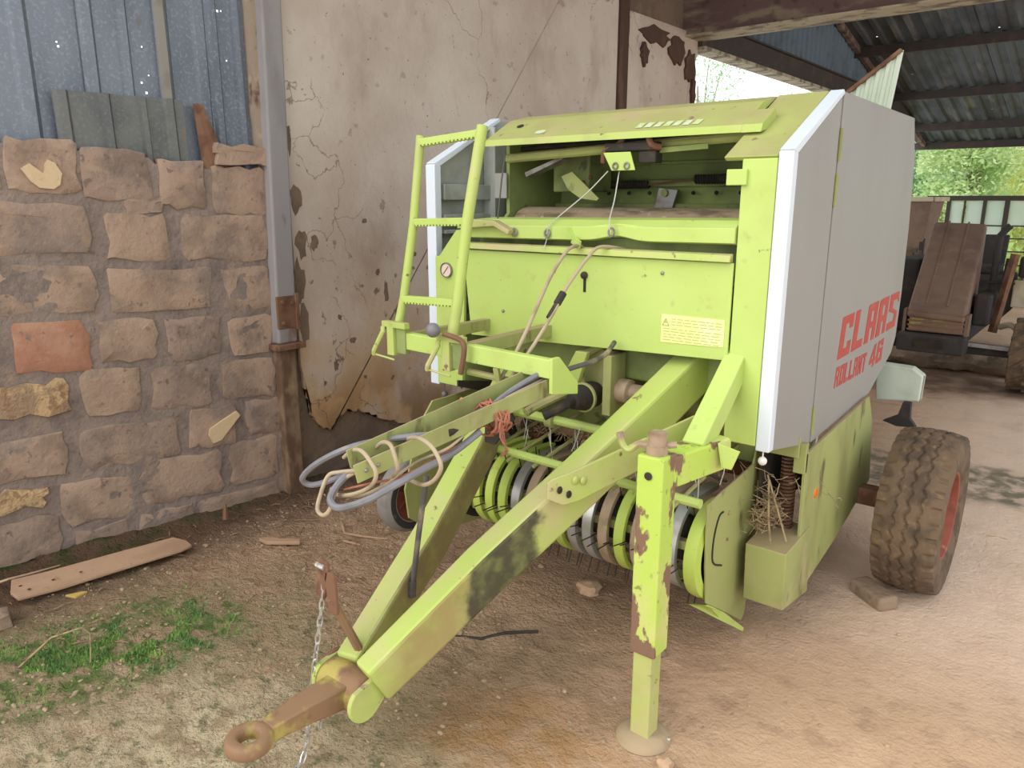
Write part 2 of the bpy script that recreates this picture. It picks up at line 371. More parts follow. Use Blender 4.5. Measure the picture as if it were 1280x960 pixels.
def thing(name, label, cat, loc, group=None):
    o = bpy.data.objects.new(name, None); COL.objects.link(o); o.location = loc
    o.empty_display_size = .2; o['label'] = label; o['category'] = cat
    if group: o['group'] = group
    return o
def tag(o, label, cat, group=None, kind=None):
    o['label'] = label; o['category'] = cat
    if group: o['group'] = group
    if kind: o['kind'] = kind
    return o
def struct(o, label=None):
    o['kind'] = 'structure'
    if label: o['label'] = label
    return o
def copy_at(o, name, parent, loc):
    c = o.copy(); c.name = name; COL.objects.link(c)
    if parent is not None: c.parent = parent; c.matrix_parent_inverse = WM(parent).inverted()
    c.location = loc; return c

# ================================================================== SETTING
# ------------------------------------------------------------------ floor
def gh(x, y):
    h = .012 * noise.noise(V(x * 1.3, y * 1.3, 0)) + .010 * noise.noise(V(x * 4, y * 4, 3))
    rough = max(0, min(1, (-.9 - x) / 1.6)) if y < 6 else .3
    h += rough * (.010 * noise.noise(V(x * 11, y * 11, 7)) + .009 * noise.noise(V(x * 22, y * 24, 1)) + (.006 * noise.noise(V(x * 38, y * 44, 2)) if y < 2.5 else 0))
    h += .10 * max(0, min(1, (-3.8 - x) / .5)) * (.6 + .4 * noise.noise(V(x * 2, y * 3, 5)))
    return h
def steps(a, b, d): n = max(1, round((b - a) / d)); return [a + (b - a) * i / n for i in range(n)]
xs = steps(-6, -4.4, .3) + steps(-4.4, -1.2, .0155) + steps(-1.2, .8, .028) + steps(.8, 3, .1) + steps(3, 14, 1) + [14]
ys = steps(-4, .5, .3) + steps(.5, 2.4, .0155) + steps(2.4, 4.6, .028) + steps(4.6, 9, .08) + steps(9, 22, .5) + steps(22, 60, 4) + [60]
vs = [(x, y, gh(x, y)) for y in ys for x in xs]; nx = len(xs)
fs = [(j * nx + i, j * nx + i + 1, (j + 1) * nx + i + 1, (j + 1) * nx + i) for j in range(len(ys) - 1) for i in range(nx - 1)]
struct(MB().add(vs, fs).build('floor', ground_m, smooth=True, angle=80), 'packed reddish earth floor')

# ------------------------------------------------------------------ left wall: block bay
WA = V(-4.289, 1.089, 0); WD = V(.126, .992, 0).normalized(); WN = V(WD.y, -WD.x, 0)
def WP(s, z, off=0): return WA + WD * s + V(0, 0, z) + WN * off
def wall_top(s): return 2.19 - .065 * s - (.03 if s > .98 else 0)
mb = MB(); cols = steps(-2.2, -.3, .12) + steps(-.3, 1.66, .035) + [1.66]; rows = 60
vs = []
for s_ in cols:
    for k in range(rows + 1):
        z = -.1 + (wall_top(s_) - .015 + .1) * k / rows
        vs.append(WP(s_, z, .007 * noise.noise(V(s_ * 6, z * 6, 0)) + .010 * noise.noise(V(s_ * 2, z * 2, 9)) + .006 * noise.noise(V(s_ * 15, z * 15, 4)) - .002))
fs = [(i * (rows + 1) + k, (i + 1) * (rows + 1) + k, (i + 1) * (rows + 1) + k + 1, i * (rows + 1) + k + 1) for i in range(len(cols) - 1) for k in range(rows)]
o = len(vs)
for s_ in (cols[0], cols[-1]):
    for z in (-.1, wall_top(s_) - .015): vs.append(WP(s_, z, -.22))
mb.add(vs, fs)
n0 = len(cols)
top = [i * (rows + 1) + rows for i in range(n0)]
back = []
for s_ in cols: back.append(len(mb.v)); mb.v.append(tuple(WP(s_, wall_top(s_) - .015, -.22)))
bot = []
for s_ in cols: bot.append(len(mb.v)); mb.v.append(tuple(WP(s_, -.1, -.22)))
for i in range(n0 - 1):
    mb.f.append((top[i], top[i + 1], back[i + 1], back[i])); mb.f.append((back[i], back[i + 1], bot[i + 1], bot[i]))
mb.f.append(tuple([(n0 - 1) * (rows + 1) + k for k in range(rows + 1)] + [back[-1], bot[-1]]))
wall_left = struct(mb.build('wall_left', mortar, smooth=True, angle=50), 'rough block wall laid in grey brown mortar')

def block(s0, s1, z0, z1, mat, skew=-.045, out=.014, jag=.014, seed=0):
    rnd = random.Random(seed); pts = []
    w, h = s1 - s0, z1 - z0; r = min(w, h) * .09
    def edge(a, b, n):
        for i in range(n): t = i / n; pts.append((a[0] + (b[0] - a[0]) * t, a[1] + (b[1] - a[1]) * t))
    c = [(s0 + r, z0), (s1 - r, z0), (s1, z0 + r), (s1, z1 - r), (s1 - r, z1), (s0 + r, z1), (s0, z1 - r), (s0, z0 + r)]
    for i in range(8): edge(c[i], c[(i + 1) % 8], (4 if w > .3 else 3) if i % 2 == 0 and i % 4 == 0 else (3 if i % 2 == 0 else 1))
    P2 = [(a + rnd.uniform(-jag, jag), b + rnd.uniform(-jag, jag)) for a, b in pts]
    cx, cz = (s0 + s1) / 2, (z0 + z1) / 2
    def ring(k, off, wob=0): return [WP(cx + (a - cx) * k, b + skew * (a - cx) if k == 1 else cz + (b - cz) * k + skew * (a - cx), off + rnd.uniform(-wob, wob)) for a, b in P2]
    m = MB(); rs = [ring(1, -.03), ring(1, out * .55), ring(.965, out, .003), ring(.55, out + .001, .006)]
    n = len(P2); m.add([p for r_ in rs for p in r_], [(i * n + k, i * n + (k + 1) % n, (i + 1) * n + (k + 1) % n, (i + 1) * n + k) for i in range(3) for k in range(n)] + [tuple(3 * n + k for k in range(n))])
    return m.build('brick', brick_cols[mat], wall_left, smooth=True, angle=40)
BL = [(.30,.61,1.93,2.18,'tan'),(.635,.955,1.89,2.155,'grey'),(1.01,1.25,1.85,2.11,'tan'),(1.29,1.61,1.81,2.08,'tan'),(1.32,1.65,2.09,2.195,'tan'),
(.03,.26,1.93,2.19,'grey'),(.08,.63,1.63,1.88,'grey'),(.82,1.02,1.83,1.905,'grey'),(.71,1.03,1.575,1.815,'tan'),(1.10,1.60,1.55,1.80,'tan'),
(.06,.62,1.34,1.57,'tan'),(.69,1.23,1.29,1.53,'tan'),(1.31,1.60,1.25,1.50,'tan'),(.22,.56,1.03,1.28,'red'),(.60,.90,1.03,1.265,'tan'),(.95,1.26,1.0,1.24,'grey'),(1.32,1.58,.97,1.205,'tan'),
(.04,.42,.82,.99,'yellow'),(.50,.78,.755,1.005,'tan'),(.84,1.18,.72,.965,'grey'),(1.26,1.58,.70,.945,'tan'),
(-.05,.38,.49,.71,'tan'),(.45,.95,.46,.68,'grey'),(1.02,1.31,.45,.685,'tan'),(1.37,1.60,.45,.67,'grey'),
(-.05,.26,.335,.44,'yellow'),(.33,.67,.17,.40,'tan'),(.72,1.19,.17,.43,'tan'),(1.25,1.57,.17,.435,'tan'),
(-.05,.29,.05,.28,'grey'),(.36,.64,-.06,.13,'grey'),(.69,1.0,-.07,.13,'tan'),(1.04,1.55,-.08,.13,'grey')]
for i, (a, b, c, d, m) in enumerate(BL):
    block(a, b, c, d, m, seed=i, jag=.024 if m == 'yellow' else .016, out=.012 if m == 'yellow' else .006 if i != 4 else .03)
sd = 100
for r in range(8):                                   # courses going on past the left edge of the photograph
    z = .02 + r * .277; s_ = -.10 - (r % 2) * .14
    while s_ > -2.0:
        w = random.uniform(.3, .5); block(s_ - w, s_, z, z + .225, random.choice(['tan', 'grey', 'tan']), seed=sd); sd += 1; s_ -= w + .07
# plaster remnants: flat pale flakes still stuck on the blocks
def flake(pts, off, name='plaster_flake'):
    m = MB(); n = len(pts)
    m.rings([[WP(a, b, off - .012) for a, b in pts], [WP(a, b, off + .006) for a, b in pts]])
    return m.build(name, pale_plaster, wall_left)
flake([(.36,2.04),(.40,2.065),(.44,2.03),(.455,2.02),(.465,2.06),(.48,2.085),(.51,2.07),(.535,2.02),(.52,1.965),(.49,1.945),(.43,1.95),(.395,1.98)], .018)
flake([(1.14,.56),(1.22,.60),(1.31,.64),(1.33,.61),(1.26,.54),(1.20,.48),(1.15,.47),(1.13,.52)], .018)

# ------------------------------------------------------------------ corrugated cladding over the block wall
def ribbed(u0, u1, z0, z1, ribs, place, depth=.022, top=None, holes=(), tilt=0, name='cladding_sheet', mat=None, parent=None, tk=.0015):
    """trapezoid ribbed sheet: ribs = list of (centre, half width); place(u, z, out)"""
    cols = [(u0, 0)]
    for c, w in ribs: cols += [(c - w, 0), (c - w * .55, depth), (c + w * .55, depth), (c + w, 0)]
    cols.append((u1, 0)); extra = []
    for hu, hz, e in holes: extra += [hu - e, hu + e]
    def dep(u):
        for (a, p), (b, q) in zip(cols, cols[1:]):
            if a <= u <= b: return p + (q - p) * (u - a) / max(1e-6, b - a)
        return 0
    us = sorted(set([c for c, _ in cols] + extra)); zs = sorted(set([0.0, .25, .5, .75, 1.0] + [((hz + sgn * e) - z0) / (z1 - z0) for hu, hz, e in holes for sgn in (-1, 1)]))
    m = MB(); grid = []
    for u in us:
        t1 = top(u) if top else z1
        for k in zs: z = z0 + (t1 - z0) * k; grid.append(place(u + tilt * (z - z0), z, dep(u)))
    nz = len(zs); fs = []
    for i in range(len(us) - 1):
        for k in range(nz - 1):
            uc = (us[i] + us[i + 1]) / 2; zc = z0 + (z1 - z0) * (zs[k] + zs[k + 1]) / 2
            if any(abs(uc - hu) < e and abs(zc - hz) < e for hu, hz, e in holes): continue
            fs.append((i * nz + k, (i + 1) * nz + k, (i + 1) * nz + k + 1, i * nz + k + 1))
    m.add(grid, fs); o = m.build(name, mat or galv, parent, smooth=False)
    so = o.modifiers.new('sheet', 'SOLIDIFY'); so.thickness = tk
    return o
ribbed(-2.2, .80, 2.0, 4.2, [(-1.95, .05), (-1.65, .05), (-1.35, .05), (-1.05, .05), (-.75, .05), (-.45, .05), (-.15, .05), (.14, .05), (.46, .045), (.77, .03)], lambda u, z, o: WP(u, z, -.10 + o), parent=wall_left, holes=[(.62, 2.655, .004), (.625, 2.635, .005)])
ribbed(.72, 1.40, 2.0, 4.2, [(.76, .035), (.93, .03), (1.13, .038), (1.33, .045)], lambda u, z, o: WP(u, z, -.085 + o), parent=wall_left, holes=[(.93 + .09, 2.45, .006), (1.0, 2.5, .005), (1.02, 2.68, .004), (1.04, 2.54, .0035)])
ribbed(1.36, 1.62, 2.0, 4.2, [(1.40, .03), (1.535, .025)], lambda u, z, o: WP(u, z, -.065 + o), parent=wall_left, holes=[(1.47, 2.66, .004), (1.44, 2.915, .006), (1.46, 2.918, .004)])
ribbed(.56, 1.20, 2.05, 2.425, [(.60, .035), (.80, .03), (.985, .022), (1.12, .034)], lambda u, z, o: WP(u, z, -.05 + o), mat=galv_warm, parent=wall_left, tilt=-.02, name='patch_sheet')
pale_rib = layered('pale_weathered_rib', (142, 136, 124), [((120, 112, 100), 9, .5, .7, .6)], .6, .2)
MB().rings([[WP(1.09 - .003 * k, 2.42 + .9 * k, -.06), WP(1.10 - .003 * k, 2.42 + .9 * k, -.035), WP(1.135 - .003 * k, 2.42 + .9 * k, -.035), WP(1.15 - .003 * k, 2.42 + .9 * k, -.06)] for k in range(3)]).build('cover_rib', pale_rib, wall_left)
# rusty curled flap of sheet beside the capping stone
mb = MB(); vs = []
for k in range(7):
    z = 2.05 + .36 * k / 6; w = .10 * (1 - k / 6.3)
    for q in range(4): vs.append(WP(1.24 + .16 * q / 3 * (1 - k / 9) + (6 - k) * .004, z, -.03 + .03 * math.sin(q) * (1 - k / 6) ))
mb.add(vs, [(k * 4 + q, k * 4 + q + 1, (k + 1) * 4 + q + 1, (k + 1) * 4 + q) for k in range(6) for q in range(3)])
so = mb.build('rusty_flap', rust, wall_left).modifiers.new('sheet', 'SOLIDIFY'); so.thickness = .002

# flaking jamb between the cladding and the steel column
mb = MB(); rs = []
for k in range(24):
    z = 2.12 + 2.1 * k / 23; j = .008 * noise.noise(V(0, 0, z * 6))
    rs.append([WP(1.585 + j, z, -.12), WP(1.585 + j, z, .0), WP(1.74, z, .0), WP(1.74, z, -.12)])
struct(mb.rings(rs).build('trim_1', jamb_m), 'flaking strip of mortar beside the steel column')

# ------------------------------------------------------------------ steel column in the wall
mb = MB().rings([[(-4.16, 2.662, 1.02), (-4.02, 2.662, 1.02), (-4.02, 2.80, 1.02), (-4.16, 2.80, 1.02)], [(-4.16, 2.755, 4.6), (-4.02, 2.755, 4.6), (-4.02, 2.885, 4.6), (-4.16, 2.885, 4.6)]])
trim_2 = struct(mb.build('trim_2', column_m, bevel=.012), 'grey painted steel column with a bolted plate')
MB().box(-4.155, -4.03, 2.665, 2.79, -.1, 1.02).build('column_foot', column_rust, trim_2, bevel=.012)
MB().box(-4.03, -4.012, 2.665, 2.80, 1.115, 1.315).build('splice_plate', rust, trim_2, bevel=.003)
MB().box(-4.02, -4.0, 2.79, 2.815, 1.10, 1.33).build('splice_plate', rust, trim_2, bevel=.003)
MB().box(-4.17, -3.975, 2.63, 2.83, .985, 1.02).build('flange_plate', rust, trim_2, bevel=.004)
bolt0 = MB().lathe([(.0001, .016), (.012, .014), (.014, 0)], (0, 0, 0), 'x', 8).mesh('bolt', rust, True)
for y, z in ((2.70, 1.28), (2.70, 1.15), (2.77, 1.27)):
    b = bpy.data.objects.new('bolt', bolt0); COL.objects.link(b); b.location = (-4.012, y, z); adopt(b, trim_2)

# ------------------------------------------------------------------ plastered bay of the left wall
mb = MB()
PZ = [-.1 + .15 * k for k in range(33)]; PY = steps(2.82, 8.3, .15) + [8.3]
vs = [(-4.135 + .008 * noise.noise(V(y * 3, z * 3, 2)), y, z) for y in PY for z in PZ]; n = len(PZ)
mb.add(vs, [(i * n + k, i * n + k + 1, (i + 1) * n + k + 1, (i + 1) * n + k) for i in range(len(PY) - 1) for k in range(n - 1)])
mb.box(-4.36, -4.15, 2.80, 8.3, -.1, 4.7)
wall_2 = struct(mb.build('wall_back', block_m, smooth=True, angle=50), 'plastered bay of the wall behind the baler')
# the plaster coat: a slab with a ragged lower and left edge
low = []; y = 2.86
rn = random.Random(4)
prof = [(2.868, .80), (2.90, .62), (2.93, .50), (2.99, .40), (3.07, .36), (3.14, .42), (3.22, .46), (3.35, .44), (3.5, .36), (3.7, .26), (3.95, .20), (4.3, .16), (5, .12), (6, .10), (6.62, .10)]
left = [(2.87, 4.7), (2.868, 3.2), (2.866, 2.2), (2.866, 1.5), (2.866, .84)]
def ragged(pts, amp, k=5):
    out = []
    for a, b in zip(pts, pts[1:]):
        for i in range(k): t = i / k; out.append((a[0] + (b[0] - a[0]) * t + rn.uniform(-amp, amp), a[1] + (b[1] - a[1]) * t + rn.uniform(-amp, amp)))
    return out + [pts[-1]]
poly = ragged(left, .002, 3) + ragged(prof, .014, 5) + [(6.64, 4.7)]
bm = bmesh.new()
f = bm.faces.new([bm.verts.new((-4.125, a, b)) for a, b in poly])
bmesh.ops.triangulate(bm, faces=[f], ngon_method='EAR_CLIP'); ex = bmesh.ops.extrude_face_region(bm, geom=bm.faces[:])
bmesh.ops.translate(bm, vec=(.025, 0, 0), verts=[g for g in ex['geom'] if isinstance(g, bmesh.types.BMVert)])
bmesh.ops.recalc_face_normals(bm, faces=bm.faces[:])
me = bpy.data.meshes.new('plaster_coat'); bm.to_mesh(me); bm.free(); me.materials.append(plaster_m)
pc = bpy.data.objects.new('plaster_coat', me); COL.objects.link(pc); adopt(pc, wall_2)
# fallen flakes: shallow exposed hollows seen as darker blocks standing just proud
for i, (y, z, a, b) in enumerate([(2.91, 1.90, .045, .10), (2.93, 1.62, .05, .10), (2.90, 1.38, .04, .16), (2.91, 1.12, .05, .14), (2.89, 2.25, .02, .12), (3.03, 1.62, .035, .05), (3.30, .95, .03, .025), (3.62, 1.25, .025, .10), (3.74, 1.08, .05, .07), (4.0, .85, .09, .06), (3.2, 1.12, .02, .02), (3.45, 1.75, .025, .02), (3.55, 1.4, .02, .03), (3.9, 1.5, .035, .02), (4.35, .75, .14, .05), (3.15, .8, .02, .05)]):
    m = MB(); rr = random.Random(i); pts = []
    for k in range(14):
        t = 2 * PI * k / 14; q = rr.uniform(.6, 1.15); pts.append((y + a * q * math.cos(t), z + b * q * math.sin(t)))
    m.prism(pts, 'x', -4.11, -4.0985).build('bare_patch', block_m, wall_2)
# dark steel strip and concrete pillar at the end of the bay
struct(MB().box(-4.13, -4.075, 6.64, 6.80, -.1, 4.7).build('trim_3', rust_strip, bevel=.004), 'dark rusted steel strip in the wall')
mb = MB(); rs = []
for k in range(40):
    z = -.1 + 3.75 * k / 39; j = (.05 if z > 3.2 else .008) * noise.noise(V(1, 2, z * 7)); q = (.06 if z > 3.3 else .006) * noise.noise(V(5, 1, z * 5))
    rs.append([(-4.34, 6.82, z), (-4.09 + q * .3, 6.82 + q * .3, z), (-4.09 + j * .3, 8.28 + j, z), (-4.34, 8.28, z)])
struct(mb.rings(rs).build('trim_4', plaster_m), 'concrete pillar with a broken top')
mb = MB()
for i, (y, z, a, b) in enumerate([(7.35, 3.5, .35, .10), (7.8, 3.42, .22, .16), (8.1, 3.3, .13, .22), (8.2, 3.05, .06, .16), (7.1, 3.30, .08, .12)]):
    rq = random.Random(i + 40); mb.prism([(y + a * rq.uniform(.55, 1.1) * math.cos(2 * PI * k / 16), z + b * rq.uniform(.55, 1.1) * math.sin(2 * PI * k / 16)) for k in range(16)], 'x', -4.11, -4.072 + .004 * i)
struct(mb.build('trim_5', rust_strip), 'dark broken patch at the pillar top')

# ------------------------------------------------------------------ beam across the bay, eaves beam, far roof
tb = struct(MB().box(-4.5, 6.2, 8.0, 8.32, 3.60, 4.10).build('trim_6', beam_m, bevel=.01), 'heavy weathered beam carried by the pillar')
MB().box(-4.5, 6.2, 7.97, 8.34, 3.585, 3.602).build('beam_soffit', beam_under, tb)
eb = struct(MB().box(-4.16, -4.04, 8.3, 20, 3.53, 3.78).build('trim_7', roof_steel, bevel=.004), 'dark steel eaves beam along the open bay')
MB().box(-4.2, -4.0, 8.3, 20, 3.49, 3.53).build('lower_flange', beam_under, eb)
MB().box(-4.2, -4.0, 8.3, 20, 3.78, 3.80).build('upper_flange', roof_steel, eb)
def roof_z(y): return 4.55 - .214 * (y - 13.6)
ceiling = bpy.data.objects.new('ceiling', None); COL.objects.link(ceiling); struct(ceiling, 'corrugated iron roof on dark purlins')
ci = 0
holes = {0: [(.55, .62, .012), (.75, .44, .01), (.9, .55, .012)], 1: [(.5, .70, .014), (.62, .36, .012), (.8, .22, .014)], 2: [(.5, .12, .016), (.66, .38, .012), (.3, .6, .012)], 3: [(.3, .14, .016), (.6, .4, .014)]}
x = -4.3
while x < 3:
    w = .96; ribs = [(.12 + .24 * k, .06) for k in range(4)]
    L = 12.4
    def pl(u, z, o, x=x): y = 20.2 - z; return V(x + u, y, roof_z(y) - o - .01 * (ci % 2))
    hl = [(a * w, b * L * .8, e) for a, b, e in holes.get(ci, [])]
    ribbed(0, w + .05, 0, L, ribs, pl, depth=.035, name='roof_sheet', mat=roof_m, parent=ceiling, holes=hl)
    x += w; ci += 1
for y in (9.5, 12.0, 14.3, 16.6, 18.6, 20.0):
    MB().box(-4.3, 4.2, y - .04, y + .04, roof_z(y) - .20, roof_z(y) - .05).build('purlin', roof_steel, ceiling)
for yy in (20.12,):
    MB().box(-4.3, 4.2, yy, yy + .03, roof_z(yy) - .12, roof_z(yy) - .04).build('eave_strip', beam_under, ceiling)
# near slope over the baler
x = -4.6; ci = 1
def roof_n(y): return 5.72 - .20 * (8.2 - y)
while x < 1.3:
    def pl2(u, z, o, x=x): y = 2.2 + z; return V(x + u, y, roof_n(y) - o)
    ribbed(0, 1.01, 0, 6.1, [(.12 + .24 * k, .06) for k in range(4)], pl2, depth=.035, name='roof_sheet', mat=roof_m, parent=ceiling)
    x += .96
for y in (2.4, 4.2, 6.2): MB().box(-4.4, 2.1, y - .04, y + .04, roof_n(y) - .2, roof_n(y) - .05).build('purlin', roof_steel, ceiling)
MB().bar([(-4.1, 13.3, roof_z(13.3) - .1), (-4.1, 20.1, roof_z(20.1) - .1)], .07, .1).build('rafter', beam_m, ceiling)
MB().bar([(-4.1, 8.4, 5.55), (-4.1, 13.3, roof_z(13.3) - .1)], .07, .1).build('rafter', beam_m, ceiling)
# side cladding over the eaves beam
cl = bpy.data.objects.new('wall_side', None); COL.objects.link(cl); struct(cl, 'dark ribbed cladding over the eaves beam')
y = 8.3
while y < 20:
    ribbed(0, 1.0, 3.78, 4.4, [(.1 + .2 * k, .06) for k in range(5)], lambda u, z, o, y=y: V(-4.18 + o, y + u, z), depth=.025, top=lambda u, y=y: roof_z(y + u) - .02, mat=clad_m, parent=cl)
    y += 1.0
for x, y in ((4.0, 8.1), (4.0, 20)):
    struct(MB().box(x, x + .14, y, y + .14, -.1, 3.62 if y < 9 else 3.1).build('trim_8', roof_steel), 'dark steel post')

# ------------------------------------------------------------------ far glazed screen
wf = bpy.data.objects.new('window_1', None); COL.objects.link(wf); wf.location = (-2, 17, 0); struct(wf, 'dark steel screen partly glazed with dusty panes')
VX = [(-3.25, .05), (-2.92, .07), (-2.65, .03), (-2.32, .06), (-1.96, .08), (-1.55, .05), (-1.1, .06), (-.6, .08), (-.1, .05), (.4, .07), (.9, .05), (1.4, .06), (1.9, .06)]
for x, w in VX: MB().box(x - w / 2, x + w / 2, 16.97, 17.03, 0, 1.9).build('mullion', fence_dark, wf)
MB().box(-3.3, 1.95, 16.95, 17.05, 1.86, 1.95).build('top_rail', fence_dark, wf)
for z in (1.40, 1.17, .93, .68, .3): MB().box(-2.9, 1.95, 16.985, 17.015, z - .012, z + .012).build('glazing_bar', fence_dark, wf)
xs_ = [v[0] for v in VX]
for i in range(1, len(xs_) - 1):
    for z0, z1 in ((1.41, 1.86), (1.18, 1.39), (.94, 1.16)):
        if z0 < 1.4 and i not in (3, 7, 8): continue
        MB().box(xs_[i] + .03, xs_[i + 1] - .03, 16.995, 17.001, z0, z1).build('pane', pane_m, wf)

# ================================================================== THE BALER
baler = thing('round_baler', 'lime green and white round baler with ladder, drawbar and pickup reel', 'baler', (-1.8, 3.0, 0))
def part(mb, name, mat, parent=None, **k): return mb.build(name, mat, parent or baler, **k)

# ---- side covers
CV = [(2.66, .985), (2.66, 2.055), (3.13, 2.296), (4.30, 2.287), (4.40, 2.10), (4.46, 1.75), (4.475, 1.40), (4.46, 1.17), (4.40, 1.10), (4.02, .938), (3.10, .898)]
fr = [(2.69, .985), (2.69, 2.045), (3.135, 2.272), (3.14, .90)]
bk = [(3.148, .90), (3.148, 2.292), (4.30, 2.285), (4.40, 2.10), (4.46, 1.75), (4.475, 1.40), (4.46, 1.17), (4.40, 1.09), (4.02, .938)]
def strip(x0, x1, inset=0):
    m = MB()
    m.prism([(2.655, .985), (2.655, 2.055), (2.662, 2.058), (2.70, 2.05), (2.70, .985)], 'x', x0, x1)
    m.prism([(2.655, 2.062), (3.135, 2.30), (3.15, 2.285), (2.69, 2.045)], 'x', x0, x1)
    return m
sc = part(MB().prism(fr, 'x', -.952, -.94), 'side_cover', white, bevel=.002, label='white right side cover with red lettering')
part(strip(-.988, -.936), 'front_edge', white_edge, sc, bevel=.004)
rp = part(MB().prism(bk, 'x', -.952, -.938), 'rear_cover', white, sc, bevel=.002)
part(MB().box(-.965, -.953, 3.132, 3.155, .9, 2.28), 'seam_backing', green_inner, sc)
for z in (2.10, 1.93, 1.0): part(MB().lathe([(.0001, -.06), (.007, -.06), (.007, .06), (.0001, .06)], (-.936, 3.144, z), 'z', 8), 'hinge', green_olive, sc, smooth=True)
part(MB().tube([(-.945, 3.15, .905), (-.945, 4.02, .943), (-.945, 4.40, 1.10), (-.945, 4.475, 1.40)], .006, 6), 'bottom_hem', white, sc)
sl = part(MB().prism(fr, 'x', -2.69, -2.68), 'side_cover', grey_inner, bevel=.002, label='left side cover seen from its grey inside')
part(strip(-2.692, -2.632), 'front_edge', white_edge, sl, bevel=.004)
part(MB().prism(bk, 'x', -2.69, -2.676), 'rear_cover', grey_inner, sl)
for z, h in ((1.93, .075), (1.80, .05), (1.74, .02)): part(MB().box(-2.676, -2.63, 2.72, 3.13, z - h / 2, z + h / 2), 'stiffener', grey_inner, sl, bevel=.004)
part(MB().box(-2.676, -2.60, 3.06, 3.15, 1.0, 2.25), 'stiffener', grey_inner, sl, bevel=.004)

# ---- red lettering on the right cover (block letters built from strokes)
def glyph(ch, t=.36):
    R = lambda a, b, c, d: [(a, c), (b, c), (b, d), (a, d)]
    if ch == 'C': return [R(0, t, 0, 1), R(t, .95, .80, 1), R(t, .95, 0, .2), R(.66, .95, .66, .8), R(.66, .95, .2, .34)]
    if ch == 'L': return [R(0, t, 0, 1), R(t, .9, 0, .2)]
    if ch == 'A': return [R(0, t, 0, .94), R(.64, .94, 0, 1), R(t, .64, .80, 1), R(t, .64, .36, .52), [(0, .94), (t, .94), (t, 1), (.08, 1)]]
    if ch == 'S': return [R(0, .95, 0, .2), R(0, .95, .80, 1), R(0, t, .55, .8), R(.65, .95, .2, .44), [(0, .55), (.65, .40), (.95, .44), (.3, .60)]]
    if ch == 'R': return [R(0, t, 0, 1), R(t, .94, .80, 1), R(.64, .94, .5, .8), R(t, .8, .40, .56), [(.5, .42), (.78, .42), (.96, 0), (.66, 0)]]
    if ch == 'O': return [R(0, t, 0, 1), R(.64, .94, 0, 1), R(t, .64, .80, 1), R(t, .64, 0, .2)]
    if ch == 'N': return [R(0, t, 0, 1), R(.64, .94, 0, 1), [(t, 1), (.0 + t, .68), (.64, 0), (.64, .32)]]
    if ch == 'T': return [R(.32, .62, 0, .8), R(0, .94, .80, 1)]
    if ch == '4': return [R(.56, .84, 0, 1), R(0, .98, .22, .40), [(0, .40), (.26, .40), (.84, 1), (.52, 1)]]
    if ch == '6': return [R(0, t, 0, 1), R(t, .94, .82, 1), R(t, .94, 0, .18), R(.64, .94, .18, .6), R(t, .64, .46, .62), R(.64, .94, .70, .82)]
    return []
def lettering(text, y0, y1, z0, z1, h, adv=1.12, shear=.16, space=.5, t=.36):
    n = sum(adv if c != ' ' else space for c in text) - (adv - .95); m = MB(); u = 0
    wpy = (y1 - y0) / n
    for c in text:
        if c == ' ': u += space; continue
        for q in glyph(c, t):
            pts = []
            for a, b in q:
                y = y0 + (u + a) * wpy; pts.append((y + shear * h * b, z0 + (z1 - z0) * (y - y0) / (y1 - y0) + b * h))
            e_ = .00012 * (len(m.v) % 97) / 10; m.prism(pts, 'x', -.9385, -.9365 + e_)
        u += adv
    return m
part(lettering('CLAAS', 3.405, 4.40, 1.212, 1.236, .185), 'lettering', red_letter, rp)
part(lettering('ROLLANT', 3.40, 3.885, 1.086, 1.080, .092, shear=.14, t=.27, adv=1.18), 'lettering', red_letter, rp)
part(lettering('46', 3.955, 4.19, 1.072, 1.088, .112, shear=.14, t=.30), 'lettering', red_letter, rp)
part(MB().lathe([(.0001, 0), (.012, 0)], (-.936, 4.425, 1.375), 'x', 10), 'lettering', red_letter, rp)

# ---- front posts with sloping caps
pr = part(MB().box(-1.115, -.99, 2.655, 2.70, 1.0, 2.035).box(-1.115, -1.10, 2.70, 2.95, 1.0, 2.035), 'front_post', green, bevel=.004, label='right front post of lime green sheet')
part(MB().prism([(2.655, 2.042), (3.135, 2.298), (3.15, 2.28), (2.675, 2.03)], 'x', -1.185, -.992), 'sloping_cap', green_dusty, pr, bevel=.003)
part(MB().prism([(2.70, 2.03), (3.13, 2.27), (3.13, 1.6), (2.70, 1.6)], 'x', -1.118, -1.108), 'cheek_plate', green, pr)
part(MB().box(-1.165, -1.09, 2.64, 2.66, 1.945, 2.0), 'catch_plate', green, pr, bevel=.003)
pl_ = part(MB().prism([(-2.625, 1.0), (-2.46, 1.0), (-2.44, 1.40), (-2.44, 1.76), (-2.485, 1.755), (-2.60, 1.63), (-2.625, 1.63)], 'y', 2.64, 2.66), 'front_post', green, bevel=.003, label='left front post with a sloping shoulder and gauge')
part(MB().prism([(2.66, 1.0), (2.66, 1.36), (3.05, 1.36), (3.05, 1.02)], 'x', -2.47, -2.455), 'return_plate', green_inner, pl_)
g_ = part(MB().lathe([(.0001, 0), (.034, 0), (.036, -.006), (.036, .02)], (-2.545, 2.632, 1.566), 'y', 24), 'pressure_gauge', steel, pl_, smooth=True)
part(MB().lathe([(.0001, -.0015), (.030, -.0015)], (-2.545, 2.632, 1.566), 'y', 24), 'gauge_face', gauge_face, pl_)
part(MB().bar([(-2.562, 2.629, 1.548), (-2.530, 2.629, 1.584)], .003, .002), 'gauge_needle', soot, pl_)

